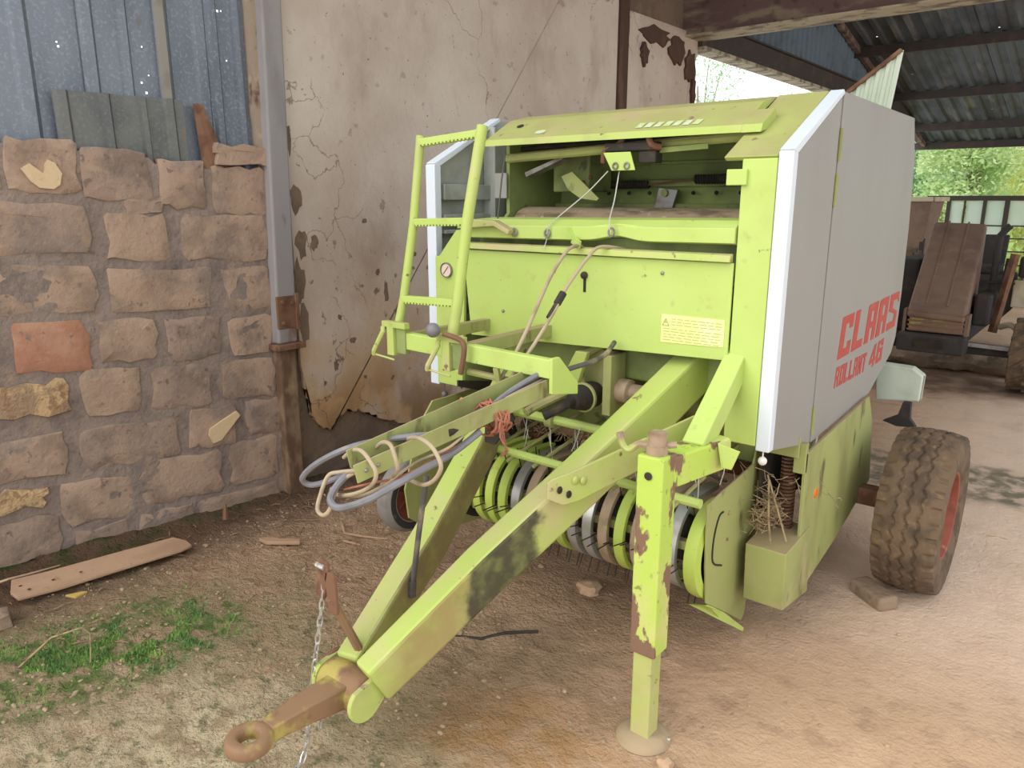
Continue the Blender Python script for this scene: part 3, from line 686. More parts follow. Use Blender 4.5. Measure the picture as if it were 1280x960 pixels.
# ---- hood over the front opening
hood = part(MB().prism([(2.80, 2.135), (2.815, 2.165), (3.00, 2.265), (3.12, 2.292), (3.5, 2.292), (3.5, 2.28), (3.12, 2.28), (2.83, 2.15)], 'x', -2.45, -1.19), 'hood', green_dusty, bevel=.003, label='dusty lime hood with a faded white print')
part(MB().prism([(2.80, 2.135), (2.815, 2.165), (2.93, 2.227), (2.95, 2.17)], 'x', -1.19, -1.115), 'hood_end', green_dusty, hood)
m = MB()
for i in range(7): m.add([(-1.66 + .042 * i + q, 2.855 + r * .02, 2.1895 + r * .0108) for q, r in ((0, -1), (.03, -1), (.034, 1), (.004, 1))], [(0, 1, 2, 3)])
part(m, 'faded_print', faded_print, hood)
part(MB().add([(-2.16 + .03 * math.cos(t * PI / 5), 2.86 + .018 * math.sin(t * PI / 5), 2.192 + .0097 * math.sin(t * PI / 5)) for t in range(10)], [tuple(range(10))]), 'faded_print', faded_print, hood)
part(MB().lathe([(.0001, .004), (.018, .004)], (0, 0, 0), 'z', 12).xform(Matrix.Translation((-2.33, 2.93, 2.2275)) @ Matrix.Rotation(math.radians(28), 4, 'X')), 'latch_hole', dark, hood)

# ---- chamber: side walls, back panel, roller, inside fittings
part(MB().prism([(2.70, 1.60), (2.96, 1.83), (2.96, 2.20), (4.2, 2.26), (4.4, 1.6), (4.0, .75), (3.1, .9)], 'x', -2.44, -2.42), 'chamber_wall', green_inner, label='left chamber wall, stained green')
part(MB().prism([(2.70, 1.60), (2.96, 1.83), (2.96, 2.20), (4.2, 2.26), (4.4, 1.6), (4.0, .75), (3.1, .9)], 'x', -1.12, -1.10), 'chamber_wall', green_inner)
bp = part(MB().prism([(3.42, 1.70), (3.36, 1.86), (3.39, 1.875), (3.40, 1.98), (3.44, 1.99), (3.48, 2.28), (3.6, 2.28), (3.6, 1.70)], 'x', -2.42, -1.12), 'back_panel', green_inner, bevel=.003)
part(MB().box(-2.42, -1.12, 3.365, 3.39, 1.955, 1.985), 'panel_rail', green_inner, bp, bevel=.003)
part(MB().box(-2.42, -1.12, 3.34, 3.37, 1.84, 1.875), 'panel_rail', green_inner, bp, bevel=.003)
part(MB().box(-2.42, -1.12, 3.43, 3.45, 2.06, 2.075), 'panel_rail', green_inner, bp, bevel=.003)
for i in range(9): part(MB().ball((-2.1 + i * .115, 3.36, 1.925), .010, 8, 5), 'bolt', dark, bp, smooth=True)
part(MB().prism([(-1.83, 1.82), (-1.73, 1.83), (-1.70, 1.94), (-1.80, 1.95)], 'y', 3.32, 3.34), 'hanger_plate', steel, bp, bevel=.003)
part(MB().lathe([(.0001, -.01), (.018, -.008), (.018, .01)], (-1.765, 3.315, 1.925), 'y', 12), 'bolt', green_olive, bp, smooth=True)
def spring(x0, x1, y, z, r, turns, wire):
    pts = [(x0 + (x1 - x0) * i / (turns * 8), y + r * math.cos(i * PI / 4), z + r * math.sin(i * PI / 4)) for i in range(turns * 8 + 1)]
    return MB().tube(pts, wire, 5)
part(spring(-2.15, -1.86, 3.33, 1.965, .016, 22, .005), 'tension_spring', soot, smooth=True)
part(spring(-1.62, -1.34, 3.33, 1.985, .018, 22, .0055), 'tension_spring', soot, smooth=True)
part(MB().tube([(-1.86, 3.33, 1.965), (-1.62, 3.33, 1.985)], .006, 6), 'spring_link', rust)
ro = part(MB().lathe([(.0001, 0), (.11, 0), (.115, .02), (.115, 1.26), (.11, 1.28), (.0001, 1.28)], (-2.41, 3.07, 1.745), 'x', 32), 'chamber_roller', brownroll, smooth=True)
part(MB().lathe([(.0001, 0), (.13, 0), (.13, 1.28), (.0001, 1.28)], (-2.41, 3.25, 1.47), 'x', 28), 'chamber_roller', dark, smooth=True)
part(MB().lathe([(.0001, 0), (.045, 0), (.045, 1.28), (.0001, 1.28)], (-2.41, 3.08, 2.20), 'x', 20), 'upper_tube', brownroll, smooth=True)
# stains are in the paint; the twine gear hangs from a rod
part(MB().tube([(-2.40, 2.92, 2.085), (-1.12, 2.90, 2.135)], .021, 10), 'twine_rod', green_olive, smooth=True)
part(MB().tube([(-2.36, 2.98, 2.13), (-1.5, 2.98, 2.15)], .012, 8), 'twine_rod', dark, smooth=True)
tw = part(MB().prism([(-1.785, 2.085), (-1.655, 2.085), (-1.63, 2.012), (-1.742, 2.012)], 'y', 2.80, 2.806), 'twine_guide', green, bevel=.002)
for x in (-1.722, -1.668):
    pts = [(x + .012 * math.cos(k * PI / 6), 2.796, 2.030 + .012 * math.sin(k * PI / 6)) for k in range(12)]
    part(MB().tube(pts, .004, 6, closed=True), 'eyelet', steel, tw, smooth=True)
part(MB().box(-1.80, -1.56, 2.83, 2.93, 2.09, 2.125).box(-1.64, -1.56, 2.84, 2.90, 2.04, 2.09), 'twine_carriage', soot, bevel=.006)
part(MB().tube([(-1.82, 2.86, 2.05), (-1.80, 2.84, 2.10), (-1.74, 2.85, 2.12), (-1.72, 2.86, 2.16)], .012, 7, smooth=3), 'carriage_arm', rust, smooth=True)
part(MB().tube([(-1.60, 2.84, 2.16), (-1.575, 2.83, 2.11), (-1.54, 2.85, 2.10)], .014, 7, smooth=3), 'carriage_arm', rust, smooth=True)
part(MB().bar([(-1.56, 2.88, 2.09), (-1.36, 2.90, 2.10)], .02, .02), 'carriage_bar', green_inner)
part(MB().prism([(-2.14, 2.00), (-2.08, 2.02), (-1.93, 1.90), (-1.94, 1.89), (-2.03, 1.90), (-2.10, 1.94)], 'y', 3.0, 3.008), 'twine_flap', green_olive)
part(MB().prism([(-2.32, 2.02), (-2.10, 2.09), (-2.10, 2.075), (-2.31, 2.0)], 'y', 2.95, 3.02), 'deflector', steel)
part(MB().box(-2.26, -2.05, 3.10, 3.3, 1.93, 2.12), 'knotter_box', green_inner, bevel=.008)
for i in range(4): part(MB().ball((-2.16 + .04 * i, 3.095, 1.975 + .02 * (i % 2)), .010, 8, 5), 'bolt', rust, smooth=True)
part(MB().box(-2.50, -2.425, 2.94, 2.95, 1.90, 2.02), 'white_bracket', white, bevel=.003)
part(MB().tube([(-2.355,2.850,2.111),(-2.338,2.800,1.983),(-2.321,2.750,1.80)], .004, 6), 'support_cord', rubber_dark)

# ---- cross beam and front panel
def dent(x): return .012 * math.exp(-((x + 1.62) / .08) ** 2)
m = MB(); rs = []
for i in range(41):
    x = -2.43 + 1.31 * i / 40; d = dent(x); sag = .016 * (1 - (i / 40)); b = .008 * math.sin(i * .35)
    prof = [(2.86, 1.828 - sag), (2.70, 1.822 - sag), (2.655, 1.800 - sag + d * .6), (2.645 + d, 1.796 - sag), (2.645 + d, 1.742 - sag + d * 1.6 + .1 * b * 0), (2.675, 1.735 - sag + d * 1.6), (2.675, 1.77 - sag), (2.86, 1.80 - sag)]
    rs.append([(x, y, z) for y, z in prof])
cb = part(m.rings(rs), 'cross_beam', green, bevel=.002)
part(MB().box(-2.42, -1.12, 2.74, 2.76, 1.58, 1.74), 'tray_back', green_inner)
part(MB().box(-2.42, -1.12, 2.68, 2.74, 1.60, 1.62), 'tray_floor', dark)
part(MB().prism([(-2.44, 1.79), (-2.38, 1.81), (-2.22, 1.805), (-2.13, 1.765), (-2.14, 1.745), (-2.22, 1.78), (-2.44, 1.765)], 'y', 2.60, 2.645), 'step_plate', green_dusty, bevel=.004)
for x, z in ((-2.13, 1.755), (-1.95, 1.755), (-1.632, 1.768)):
    part(MB().tube([(x + .013 * math.cos(k * PI / 6), 2.636, z + .016 * math.sin(k * PI / 6)) for k in range(12)], .005, 6, closed=True), 'twine_eye', steel, cb, smooth=True)
part(MB().bar([(-1.835, 2.638, 1.78), (-1.815, 2.632, 1.735)], .028, .008).bar([(-1.815, 2.632, 1.735), (-1.765, 2.61, 1.715)], .012, .03), 'latch_hook', green, cb)
fp_poly = [(-2.445, 1.668), (-1.118, 1.672), (-1.118, 1.312), (-2.40, 1.268)]
fp = part(MB().prism(fp_poly, 'y', 2.645, 2.655), 'front_panel', green, bevel=.002, label='wide lime front panel with a faded warning label')
m = MB(); m.prism([(2.655, 1.672), (2.655, 1.705), (2.632, 1.700), (2.622, 1.676), (2.636, 1.674), (2.642, 1.69)], 'x', -2.45, -1.125); part(m, 'panel_lip', green_dusty, fp, bevel=.002)
for x, z in ((-1.915, 1.60), (-2.2, 1.40), (-1.4, 1.62)): part(MB().ball((x, 2.643, z), .008, 8, 5), 'bolt', steel, fp, smooth=True)
part(MB().box(-1.764, -1.752, 2.642, 2.646, 1.52, 1.585), 'slot', dark, fp)
part(MB().ball((-1.758, 2.638, 1.59), .016, 10, 6), 'slot_knob', soot, fp, smooth=True)
lb = part(MB().prism([(-1.395, 1.352), (-1.135, 1.36), (-1.135, 1.462), (-1.395, 1.462)], 'y', 2.6425, 2.6455), 'warning_label', label_m, fp)
m = MB()
tx, tz, y_ = -1.375, 1.432, 2.6415
for a, b in (((tx - .014, tz - .012), (tx + .014, tz - .012)), ((tx + .014, tz - .012), (tx, tz + .014)), ((tx, tz + .014), (tx - .014, tz - .012)), ((tx, tz + .004), (tx, tz - .003))): m.bar([(a[0], y_, a[1]), (b[0], y_, b[1])], .003, .003)
rr = random.Random(3)
for k, z in enumerate((1.447, 1.436, 1.425, 1.408, 1.397, 1.386, 1.375, 1.364)):
    x = -1.35 if k < 3 else -1.385
    while x < -1.16:
        w = rr.uniform(.012, .034); m.box(x, min(x + w, -1.145), y_, y_ + .0015, z - .0018, z + .0018); x += w + .006
part(m, 'label_print', label_ink, lb)

# ---- ladder
lad = bpy.data.objects.new('ladder', None); COL.objects.link(lad); lad.location = (-2.19, 2.12, 1.3); adopt(lad, baler); lad.location = (-2.19, 2.12, 1.3)
RL = [(-2.36, 2.305, 2.15), (-2.36, 2.25, 1.80), (-2.36, 2.18, 1.49), (-2.362, 2.12, 1.30)]
RR = [(-2.02, 2.305, 2.17), (-2.02, 2.21, 1.81), (-2.02, 2.15, 1.51), (-2.025, 2.11, 1.34)]
part(MB().tube(RL, .0185, 12), 'side_rail', green_dusty, lad, smooth=True)
part(MB().tube(RR, .0225, 12), 'side_rail', green_dusty, lad, smooth=True)
def rung(a, b):
    m = MB(); a = Vector(a); b = Vector(b); m.bar([a, b], .03, .026)
    n = 16
    for i in range(n):
        p = a.lerp(b, (i + .5) / n); m.box(p.x - .005, p.x + .005, p.y - .016, p.y + .016, p.z - .019, p.z - .012)
    part(m, 'rung', green, lad, bevel=.002)
rung((-2.36, 2.30, 2.125), (-2.03, 2.30, 2.145)); rung((-2.36, 2.255, 1.805), (-2.03, 2.215, 1.815)); rung((-2.36, 2.18, 1.49), (-2.03, 2.15, 1.505))
def foot(x, y, z):
    m = MB().box(x - .02, x + .02, y - .015, y + .02, z - .10, z + .04)
    m.tube([(x - .035, y - .02, z + .02), (x - .03, y - .025, z - .0), (x - .075, y - .04, z - .085), (x - .082, y - .035, z - .105)], .011, 6)
    m.tube([(x - .085, y - .035, z - .10), (x + .03, y - .02, z - .115)], .005, 6)
    m.bar([(x - .05, y, z + .03), (x + .09, y, z + .03)], .03, .025)
    part(m, 'hook_bracket', green_dusty, lad, bevel=.003)
    part(MB().box(x + .02, x + .075, y, y + .03, z - .09, z + .03), 'bracket_plate', green_inner, lad, bevel=.003)
foot(-2.36, 2.11, 1.36); foot(-2.03, 2.10, 1.34)
lv = part(MB().tube([(-2.015, 2.06, 1.395), (-1.945, 2.08, 1.375), (-1.925, 2.08, 1.34), (-1.955, 2.09, 1.24)], .011, 8, smooth=4), 'release_lever', rust, smooth=True)
part(MB().ball((-2.06, 2.05, 1.405), .029, 16, 10), 'ball_knob', ball_grey, lv, smooth=True)
lbm = part(MB().bar([(-2.30, 2.135, 1.36), (-1.545, 2.13, 1.345)], .035, .07, True), 'ladder_beam', green, bevel=.004)
part(MB().prism([(2.115, 1.35), (2.16, 1.35), (2.28, 1.235), (2.28, 1.19), (2.115, 1.22)], 'x', -1.55, -1.535), 'beam_end_plate', green, lbm, bevel=.003)
part(MB().tube([(-1.96, 2.14, 1.24), (-1.60, 2.2, 1.21)], .014, 8).tube([(-1.80, 2.12, 1.28), (-1.795, 2.13, 1.22), (-1.74, 2.15, 1.17)], .014, 8), 'latch_rod', green_olive, lbm, smooth=True)
part(MB().bar([(-2.30, 2.14, 1.33), (-2.30, 2.66, 1.33)], .04, .05), 'ladder_arm', green_olive)
part(MB().bar([(-1.95, 2.14, 1.33), (-1.95, 2.75, 1.34)], .05, .05), 'ladder_arm', green_olive)

# ---- drawbar
def arm_mat(name, blobs):
    t = NT(name); x, y, z = t.xyz()
    c = t.mix(t.ramp(t.noise(3, 6), .42, .72, 0, .7), lin((176, 192, 98)), lin(DUST))
    c = t.mix(t.ramp(t.noise(22, 6), .66, .74, 0, .9), c, lin(RUST))
    n = t.n.new('ShaderNodeSeparateXYZ'); t.l.new(t.nor, n.inputs[0])
    side = t.ramp(n.outputs[0], .3, .5)
    for y0, y1, soft, col, st in blobs:
        w = t.math('ADD', y, t.math('MULTIPLY', t.math('SUBTRACT', t.noise(9, 6), .5), .22))
        f = t.math('MULTIPLY', t.math('MULTIPLY', t.ramp(w, y0 - soft, y0 + soft), t.ramp(w, y1 - soft, y1 + soft, 1, 0)), side)
        f = t.math('MULTIPLY', f, t.ramp(t.noise(14, 6, off=(4, 4, 4)), .25, .6, st * .7, st))
        c = t.mix(f, c, lin(col))
    t.bump(t.noise(40, 5), .0008); return t.done(c, .7, 0, .4)
arm_near = arm_mat('stained_near_arm_paint', [(1.42, 1.72, .08, (150, 122, 80), .7), (1.70, 1.98, .03, (66, 58, 48), .95)])
arm_far = arm_mat('stained_far_arm_paint', [(1.62, 3.2, .15, (120, 98, 72), .85)])
ra = part(MB().bar([(-1.715, 1.345, .445), (-1.62, 1.791, .704), (-1.48, 2.159, .953), (-1.38, 2.473, 1.152), (-1.31, 2.80, 1.33)], [.09, .105, .108, .112, .115], [.15, .17, .17, .17, .17], True), 'drawbar_arm', arm_near, bevel=.012, label='near drawbar arm with an oily black stain')
la = part(MB().bar([(-1.86, 1.40, .40), (-2.0, 1.91, .635), (-2.1, 2.30, .87), (-2.23, 2.80, 1.22)], [.09, .10, .10, .10], [.14, .16, .16, .16], True), 'drawbar_arm', arm_far, bevel=.012)
hz = .318
part(MB().lathe([(.0001, 0), (.062, 0), (.07, .01), (.07, .19), (.062, .20), (.0001, .20)], (-1.915, 1.375, hz), 'x', 28), 'hitch_tube', rust_yellow, smooth=True)
def cheek(x0, x1, y, z, r):
    pts = [(y + r * math.cos(t), z + r * math.sin(t)) for t in [PI * .72 + PI * k / 10 for k in range(11)]] + [(y + .13, z + .02), (y + .10, z + .085)]
    return MB().prism(pts, 'x', x0, x1)
part(cheek(-1.70, -1.682, 1.335, .338, .066), 'hitch_cheek', green_dusty, bevel=.004); part(cheek(-1.935, -1.915, 1.385, hz, .078), 'hitch_cheek', green_dusty, bevel=.004)
# towing eye: forged shank and ring
SQ = lambda v: math.copysign(abs(v) ** .6, v)
m = MB()
m.bar([(-1.815, 1.36, hz + .005), (-1.815, 1.18, hz + .02), (-1.815, 1.06, hz + .02)], [.11, .085, .062], [.085, .065, .05])
ringpts = []
rs = []
for k in range(28):
    t = 2 * PI * k / 28; cx, cy = -1.815 + .050 * math.cos(t), 1.000 + .050 * math.sin(t)
    rs.append([(cx + .022 * math.cos(t) * SQ(math.cos(u)), cy + .022 * math.sin(t) * SQ(math.cos(u)), hz + .022 + .024 * SQ(math.sin(u))) for u in [2 * PI * j / 10 for j in range(10)]])
m.rings(rs, closed=True)
part(m, 'towing_eye', rust_yellow, smooth=True, bevel=.006, angle=50)
# prop links and rod at the hitch
part(MB().tube([(-1.83, 1.46, .36), (-1.86, 1.43, .46), (-1.868, 1.39, .56), (-1.875, 1.36, .63)], .016, 8), 'support_rod', rust_yellow, smooth=True)
for dx, dz, r_ in ((0, 0, .2), (.045, -.035, -.05)):
    m = MB().prism([(-.022, -.07), (.022, -.07), (.026, .05), (.018, .075), (-.018, .075), (-.026, .05)], 'y', -.006, .006)
    m.xform(Matrix.Translation((-1.905 + dx, 1.36, .685 + dz)) @ Matrix.Rotation(r_, 4, 'Y'))
    part(m, 'link_plate', rust, bevel=.003)
part(MB().tube([(-1.925, 1.355, .735), (-1.885, 1.355, .735)], .010, 8), 'link_pin', steel_bright, smooth=True)
part(MB().tube([(-1.92, 1.47, .37), (-1.93, 1.40, .385), (-1.94, 1.33, .33), (-1.92, 1.32, .27)], .012, 8, smooth=4).tube([(-1.90, 1.49, .385), (-1.86, 1.50, .40), (-1.87, 1.54, .40)], .012, 8, smooth=4), 'hitch_wire', rust, smooth=True)
# chain: each link its own ring
chain = bpy.data.objects.new('safety_chain', None); COL.objects.link(chain); chain.location = (-1.9, 1.36, .7); adopt(chain, baler)
chain['label'] = 'bright steel chain hanging beside the towing eye'
CP = catmull([Vector(p) for p in [(-1.897,1.370,0.730),(-1.908,1.350,0.585),(-1.922,1.330,0.440),(-1.943,1.320,0.314),(-1.954,1.300,0.165),(-1.961,1.280,0.05),(-1.951,1.25,0.022),(-1.93,1.18,0.022)]], 24)
lk = []
for k in range(8): t = 2 * PI * k / 8; lk.append((.0085 * math.cos(t), 0, .010 * math.sin(t) + (.010 if math.sin(t) > .1 else -.010 if math.sin(t) < -.1 else 0)))
link_me = MB().tube(lk, .0036, 5, closed=True).mesh('chain_link', steel_bright, True)
dist = 0; last = CP[0]; k = 0; acc = 0
for p in CP[1:]:
    acc += (p - last).length
    if acc >= .030:
        dv = (p - last).normalized(); acc = 0
        o = bpy.data.objects.new('chain_link', link_me); COL.objects.link(o)
        qn = dv.to_track_quat('Z', 'Y') @ Matrix.Rotation(k * PI / 2 + .5, 3, 'Z').to_quaternion()
        o.rotation_euler = qn.to_euler(); o.location = p; adopt(o, chain); k += 1
    last = p
for i in range(4):
    o = bpy.data.objects.new('chain_link', link_me); COL.objects.link(o); o.location = (-1.89, 1.30, .27 - .03 * i); o.rotation_euler = (0, 0, i * PI / 2 + .4); adopt(o, chain)

# ---- stand jack, its arm, brace and flat bar
jk = part(MB().box(-1.165, -1.068, 2.085, 2.182, .36, 1.085), 'jack_tube', green_rusty, bevel=.006)
part(MB().box(-1.155, -1.082, 2.095, 2.168, .02, .40), 'jack_leg', green_dusty, jk, bevel=.005)
part(MB().lathe([(.0001, .03), (.07, .028), (.095, .012), (.10, 0)], (-1.118, 2.13, .005), 'z', 24), 'jack_foot', clod_m, jk, smooth=True)
part(MB().lathe([(.0001, .075), (.030, .075), (.030, .03), (.036, .03), (.036, 0)], (-1.118, 2.13, 1.085), 'z', 16), 'jack_screw', band_brown, jk, smooth=True)
part(MB().tube([(-1.068, 2.170, 1.116), (-1.137, 2.130, 1.109), (-1.176, 2.110, 1.112), (-1.203, 2.100, 1.089), (-1.228, 2.100, 1.101), (-1.245, 2.100, 1.142)], .012, 8, smooth=4), 'crank_handle', band_brown, jk, smooth=True)
part(MB().lathe([(.0001, -.004), (.014, -.003), (.014, 0)], (-1.12, 2.083, 1.02), 'y', 10), 'bolt', soot, jk)
part(MB().bar([(-1.115, 2.17, 1.075), (-1.045, 2.46, 1.085)], .10, .11, True), 'jack_arm', green_rusty, bevel=.006)
part(MB().bar([(-1.075, 2.30, 1.09), (-1.10, 2.80, 1.44)], .078, .09, True), 'jack_brace', green, bevel=.006)
part(MB().prism([(-1.01, 1.085), (-.93, 1.07), (-.955, 1.0), (-.985, 1.0)], 'y', 2.36, 2.367).prism([(-1.01, 1.085), (-1.005, 1.075), (-.985, .995), (-.99, .995)], 'y', 2.36, 2.42), 'bracket', green, bevel=.002)
fb = part(MB().prism([(1.98, .945), (2.00, .958), (2.06, .972), (2.55, 1.135), (2.60, 1.05), (2.10, .865), (2.04, .855), (1.98, .885)], 'x', -.006, .006).xform(Matrix.Translation((-1.445, 2.0, 0)) @ Matrix.Rotation(-math.atan2(.35, .55), 4, 'Z') @ Matrix.Translation((0, -2.0, 0))), 'flat_bar', green_dusty, bevel=.003)
for t, z, h in ((.025, .915, 0), (.06, .895, 0), (.085, .945, 1), (.115, .94, 1)):
    p = Matrix.Translation((-1.445, 2.0, 0)) @ Matrix.Rotation(-math.atan2(.35, .55), 4, 'Z') @ Vector((.008, t, z))
    part(MB().ball(p, .014 if not h else .017, 10, 6, (.5, 1, 1)), 'bolt_hole' if not h else 'bolt', dark if not h else green_dusty, fb, smooth=True)

# ---- hose channel and hoses
hc = part(MB().bar([(-1.735, 1.38, 1.085), (-1.545, 2.20, 1.255)], .006, .062), 'hose_channel', green_olive, bevel=.002)
part(MB().bar([(-1.815, 1.42, 1.105), (-1.645, 2.24, 1.28)], .006, .062), 'channel_side', green_olive, hc)
part(MB().bar([(-1.775, 1.52, 1.09), (-1.60, 2.20, 1.235)], .08, .005), 'channel_floor', green_inner, hc)
for t in (.04, .09, .16): part(MB().ball(V(-1.731, 1.38, 1.085).lerp(V(-1.541, 2.20, 1.255), t), .007, 8, 5), 'bolt', steel, hc, smooth=True)
part(MB().prism([(-1.973, 1.003), (-1.845, 1.080), (-1.820, 1.045), (-1.922, 0.916), (-1.974, 0.919)], 'y', 2.25, 2.262), 'gusset_plate', dark)
HOSES = [
 ('hydraulic_hose', rubber_grey, .0105, [(-1.577,2.170,1.308),(-1.642,2.020,1.238),(-1.661,1.870,1.179),(-1.670,1.720,1.150),(-1.718,1.620,1.152),(-1.833,1.550,1.129),(-1.925,1.490,1.095),(-2.027,1.450,1.033),(-2.096,1.440,0.968),(-2.077,1.470,0.940),(-1.971,1.520,0.986),(-1.907,1.580,1.030),(-1.841,1.660,1.074)]),
 ('hydraulic_hose', rubber_grey, .0120, [(-1.802,1.520,1.073),(-1.852,1.460,1.043),(-1.864,1.410,1.011),(-1.852,1.370,0.978),(-1.797,1.360,0.966),(-1.706,1.400,1.004),(-1.647,1.480,1.051),(-1.643,1.580,1.068),(-1.654,1.720,1.079),(-1.645,1.850,1.124)]),
 ('control_cable', hose_beige, .0068, [(-1.799,1.450,1.064),(-1.887,1.440,1.040),(-1.925,1.420,1.023),(-1.919,1.380,0.968),(-1.909,1.360,0.930),(-1.881,1.360,0.919),(-1.860,1.370,0.940),(-1.870,1.400,0.980),(-1.864,1.430,1.021),(-1.823,1.470,1.052),(-1.798,1.550,1.071)]),
 ('control_cable', hose_beige, .0068, [(-1.889,1.460,1.084),(-1.817,1.440,1.129),(-1.761,1.430,1.141),(-1.710,1.420,1.121),(-1.686,1.420,1.088),(-1.711,1.420,1.043),(-1.787,1.420,0.998),(-1.872,1.420,0.970),(-1.926,1.430,0.976)]),
 ('control_cable', hose_beige, .0068, [(-1.799,1.520,1.120),(-1.732,1.490,1.160),(-1.673,1.470,1.170),(-1.642,1.460,1.138),(-1.645,1.470,1.094),(-1.705,1.500,1.050)]),
 ('control_cable', hose_beige, .0068, [(-1.776,1.620,1.124),(-1.665,1.570,1.170),(-1.574,1.540,1.173),(-1.528,1.530,1.144),(-1.519,1.530,1.111),(-1.558,1.540,1.063),(-1.614,1.550,1.030),(-1.682,1.570,1.018),(-1.756,1.600,1.011)]),
 ('thin_cable', hose_beige, .005, [(-1.889,1.420,0.969),(-1.793,1.440,0.982),(-1.745,1.500,1.013),(-1.700,1.600,1.071),(-1.652,1.700,1.104),(-1.654,1.820,1.143),(-1.644,1.900,1.164)]),
 ('thin_cable', twine_red, .004, [(-1.859,1.430,0.990),(-1.760,1.480,1.024),(-1.724,1.550,1.030),(-1.678,1.650,1.070),(-1.655,1.780,1.105),(-1.652,1.880,1.144)]),
 ('rising_hose', hose_beige, .0075, [(-1.834,2.120,1.149),(-1.798,2.140,1.230),(-1.768,2.200,1.332),(-1.766,2.280,1.430),(-1.783,2.420,1.580),(-1.787,2.500,1.653),(-1.783,2.560,1.700),(-1.773,2.620,1.712),(-1.797,2.690,1.690)]),
 ('rising_hose', hose_beige, .007, [(-1.792,2.100,1.154),(-1.739,2.140,1.254),(-1.696,2.220,1.369),(-1.681,2.320,1.480),(-1.680,2.380,1.547),(-1.678,2.450,1.607),(-1.669,2.530,1.674),(-1.659,2.600,1.712),(-1.61,2.71,1.700)]),
 ('hydraulic_hose', rubber_dark, .010, [(-1.583,2.180,1.276),(-1.544,2.250,1.293),(-1.522,2.350,1.303),(-1.544,2.480,1.308),(-1.591,2.620,1.329)]),
 ('inner_hose', rubber_dark, .012, [(-1.78,1.42,1.09),(-1.72,1.66,1.135),(-1.66,1.92,1.195),(-1.60,2.18,1.265)]),
 ('inner_hose', hose_beige, .008, [(-1.74,1.55,1.115),(-1.69,1.8,1.16),(-1.63,2.02,1.225),(-1.58,2.2,1.275)]),
]
for nm, mt, r, p in HOSES: part(MB().tube(p, r, 8, smooth=6), nm, mt, smooth=True)
part(MB().tube([(-1.680,2.380,1.547),(-1.684,2.345,1.508)], .015, 8).tube([(-1.684,2.345,1.508),(-1.69,2.30,1.458)], .011, 8), 'hose_coupling', soot, smooth=True)
part(MB().tube([(-1.664,1.77,1.158),(-1.668,1.71,1.152)], .019, 10), 'hose_coupling', soot, smooth=True)
part(MB().tube([(-1.722,2.830,2.010),(-1.698,2.760,1.894),(-1.644,2.640,1.816),(-1.632,2.630,1.770)], .0028, 5, smooth=5), 'twine', twine_m)
part(MB().tube([(-1.777,2.830,2.012),(-1.856,2.800,1.927),(-1.923,2.720,1.843),(-1.936,2.640,1.795),(-1.948,2.630,1.755)], .0028, 5, smooth=5), 'twine', twine_m)
part(MB().tube([(-1.95, 2.64, 1.74), (-1.952, 2.62, 1.70), (-1.955, 2.61, 1.69)], .002, 4), 'twine', twine_m)
# a knot of faded baling twine round channel and arm: its own thing
rr = random.Random(11); m = MB(); c0 = V(-1.66, 1.93, 1.155); ax = V(.19, .82, .17).normalized(); u = ax.cross(V(0, 0, 1)).normalized(); w = u.cross(ax)
for k in range(9):
    ph = rr.uniform(0, 6); pts = []
    for j in range(14):
        t = 2 * PI * j / 14 + ph; r1, r2 = .066 + rr.uniform(-.006, .010), .045 + rr.uniform(-.004, .016)
        pts.append(c0 + ax * (rr.uniform(-.02, .02) + (k - 4) * .006) + u * r1 * math.cos(t) + w * r2 * math.sin(t))
    m.tube(pts, .0042, 5, closed=True, smooth=3)
for k in range(3): m.tube([c0 + u * .06, c0 + u * .07 + V(0, -.01 * k, -.05), c0 + u * .08 + V(.005 * k, 0, -.10), c0 + u * .05 + V(0, 0, -.13)], .003, 5, smooth=3)
part(m, 'baling_twine', twine_red, smooth=True, label='tangle of faded red baling twine knotted round the hose channel')
part(MB().tube([(-1.72, 1.99, 1.165), (-1.78, 1.97, 1.165), (-1.83, 1.95, 1.185)], [.008, .010, .013], 8), 'plastic_ribbon', red_ribbon, smooth=True, label='coral plastic tip beside the twine tangle')

# ---- dark control rod standing between the arms
part(MB().tube([(-1.86, 1.80, .93), (-1.88, 1.77, .70), (-1.895, 1.745, .50)], .0105, 10).tube([(-1.895, 1.745, .52), (-1.897, 1.742, .46)], .016, 10), 'prop_rod', rubber_dark, smooth=True)

# ---- gearbox and drive
gx, gy, gz = -1.755, 2.62, 1.065
gb = part(MB().lathe([(.0001, -.10), (.020, -.10), (.022, -.06), (.036, -.055), (.050, -.01), (.058, .03), (.058, .10), (.04, .16), (.0001, .16)], (gx, gy, gz), 'y', 28), 'gearbox', soot, smooth=True)
part(MB().tube([(gx, gy - .06, gz), (gx - .03, gy - .11, gz - .03), (gx - .08, gy - .15, gz - .06)], [.022, .018, .02], 10), 'drive_knuckle', soot, gb, smooth=True)
part(MB().lathe([(.058, .02), (.066, .022), (.066, .034), (.058, .036)], (gx, gy, gz), 'y', 28), 'clamp_ring', green_olive, gb, smooth=True)
part(MB().box(gx - .06, gx + .13, gy + .12, gy + .15, gz + .02, gz + .20), 'mounting_flange', green_olive, gb, bevel=.006)
part(MB().prism([(gx - .12, gz + .05), (gx - .04, gz + .20), (gx + .02, gz + .20), (gx - .03, gz + .05)], 'y', gy + .02, gy + .05), 'mounting_rib', green_dusty, gb, bevel=.004)
part(MB().prism([(gx + .10, gz - .06), (gx + .10, gz + .20), (gx + .14, gz + .20), (gx + .14, gz - .06)], 'y', gy + .02, gy + .14), 'mounting_rib', green_olive, gb, bevel=.004)
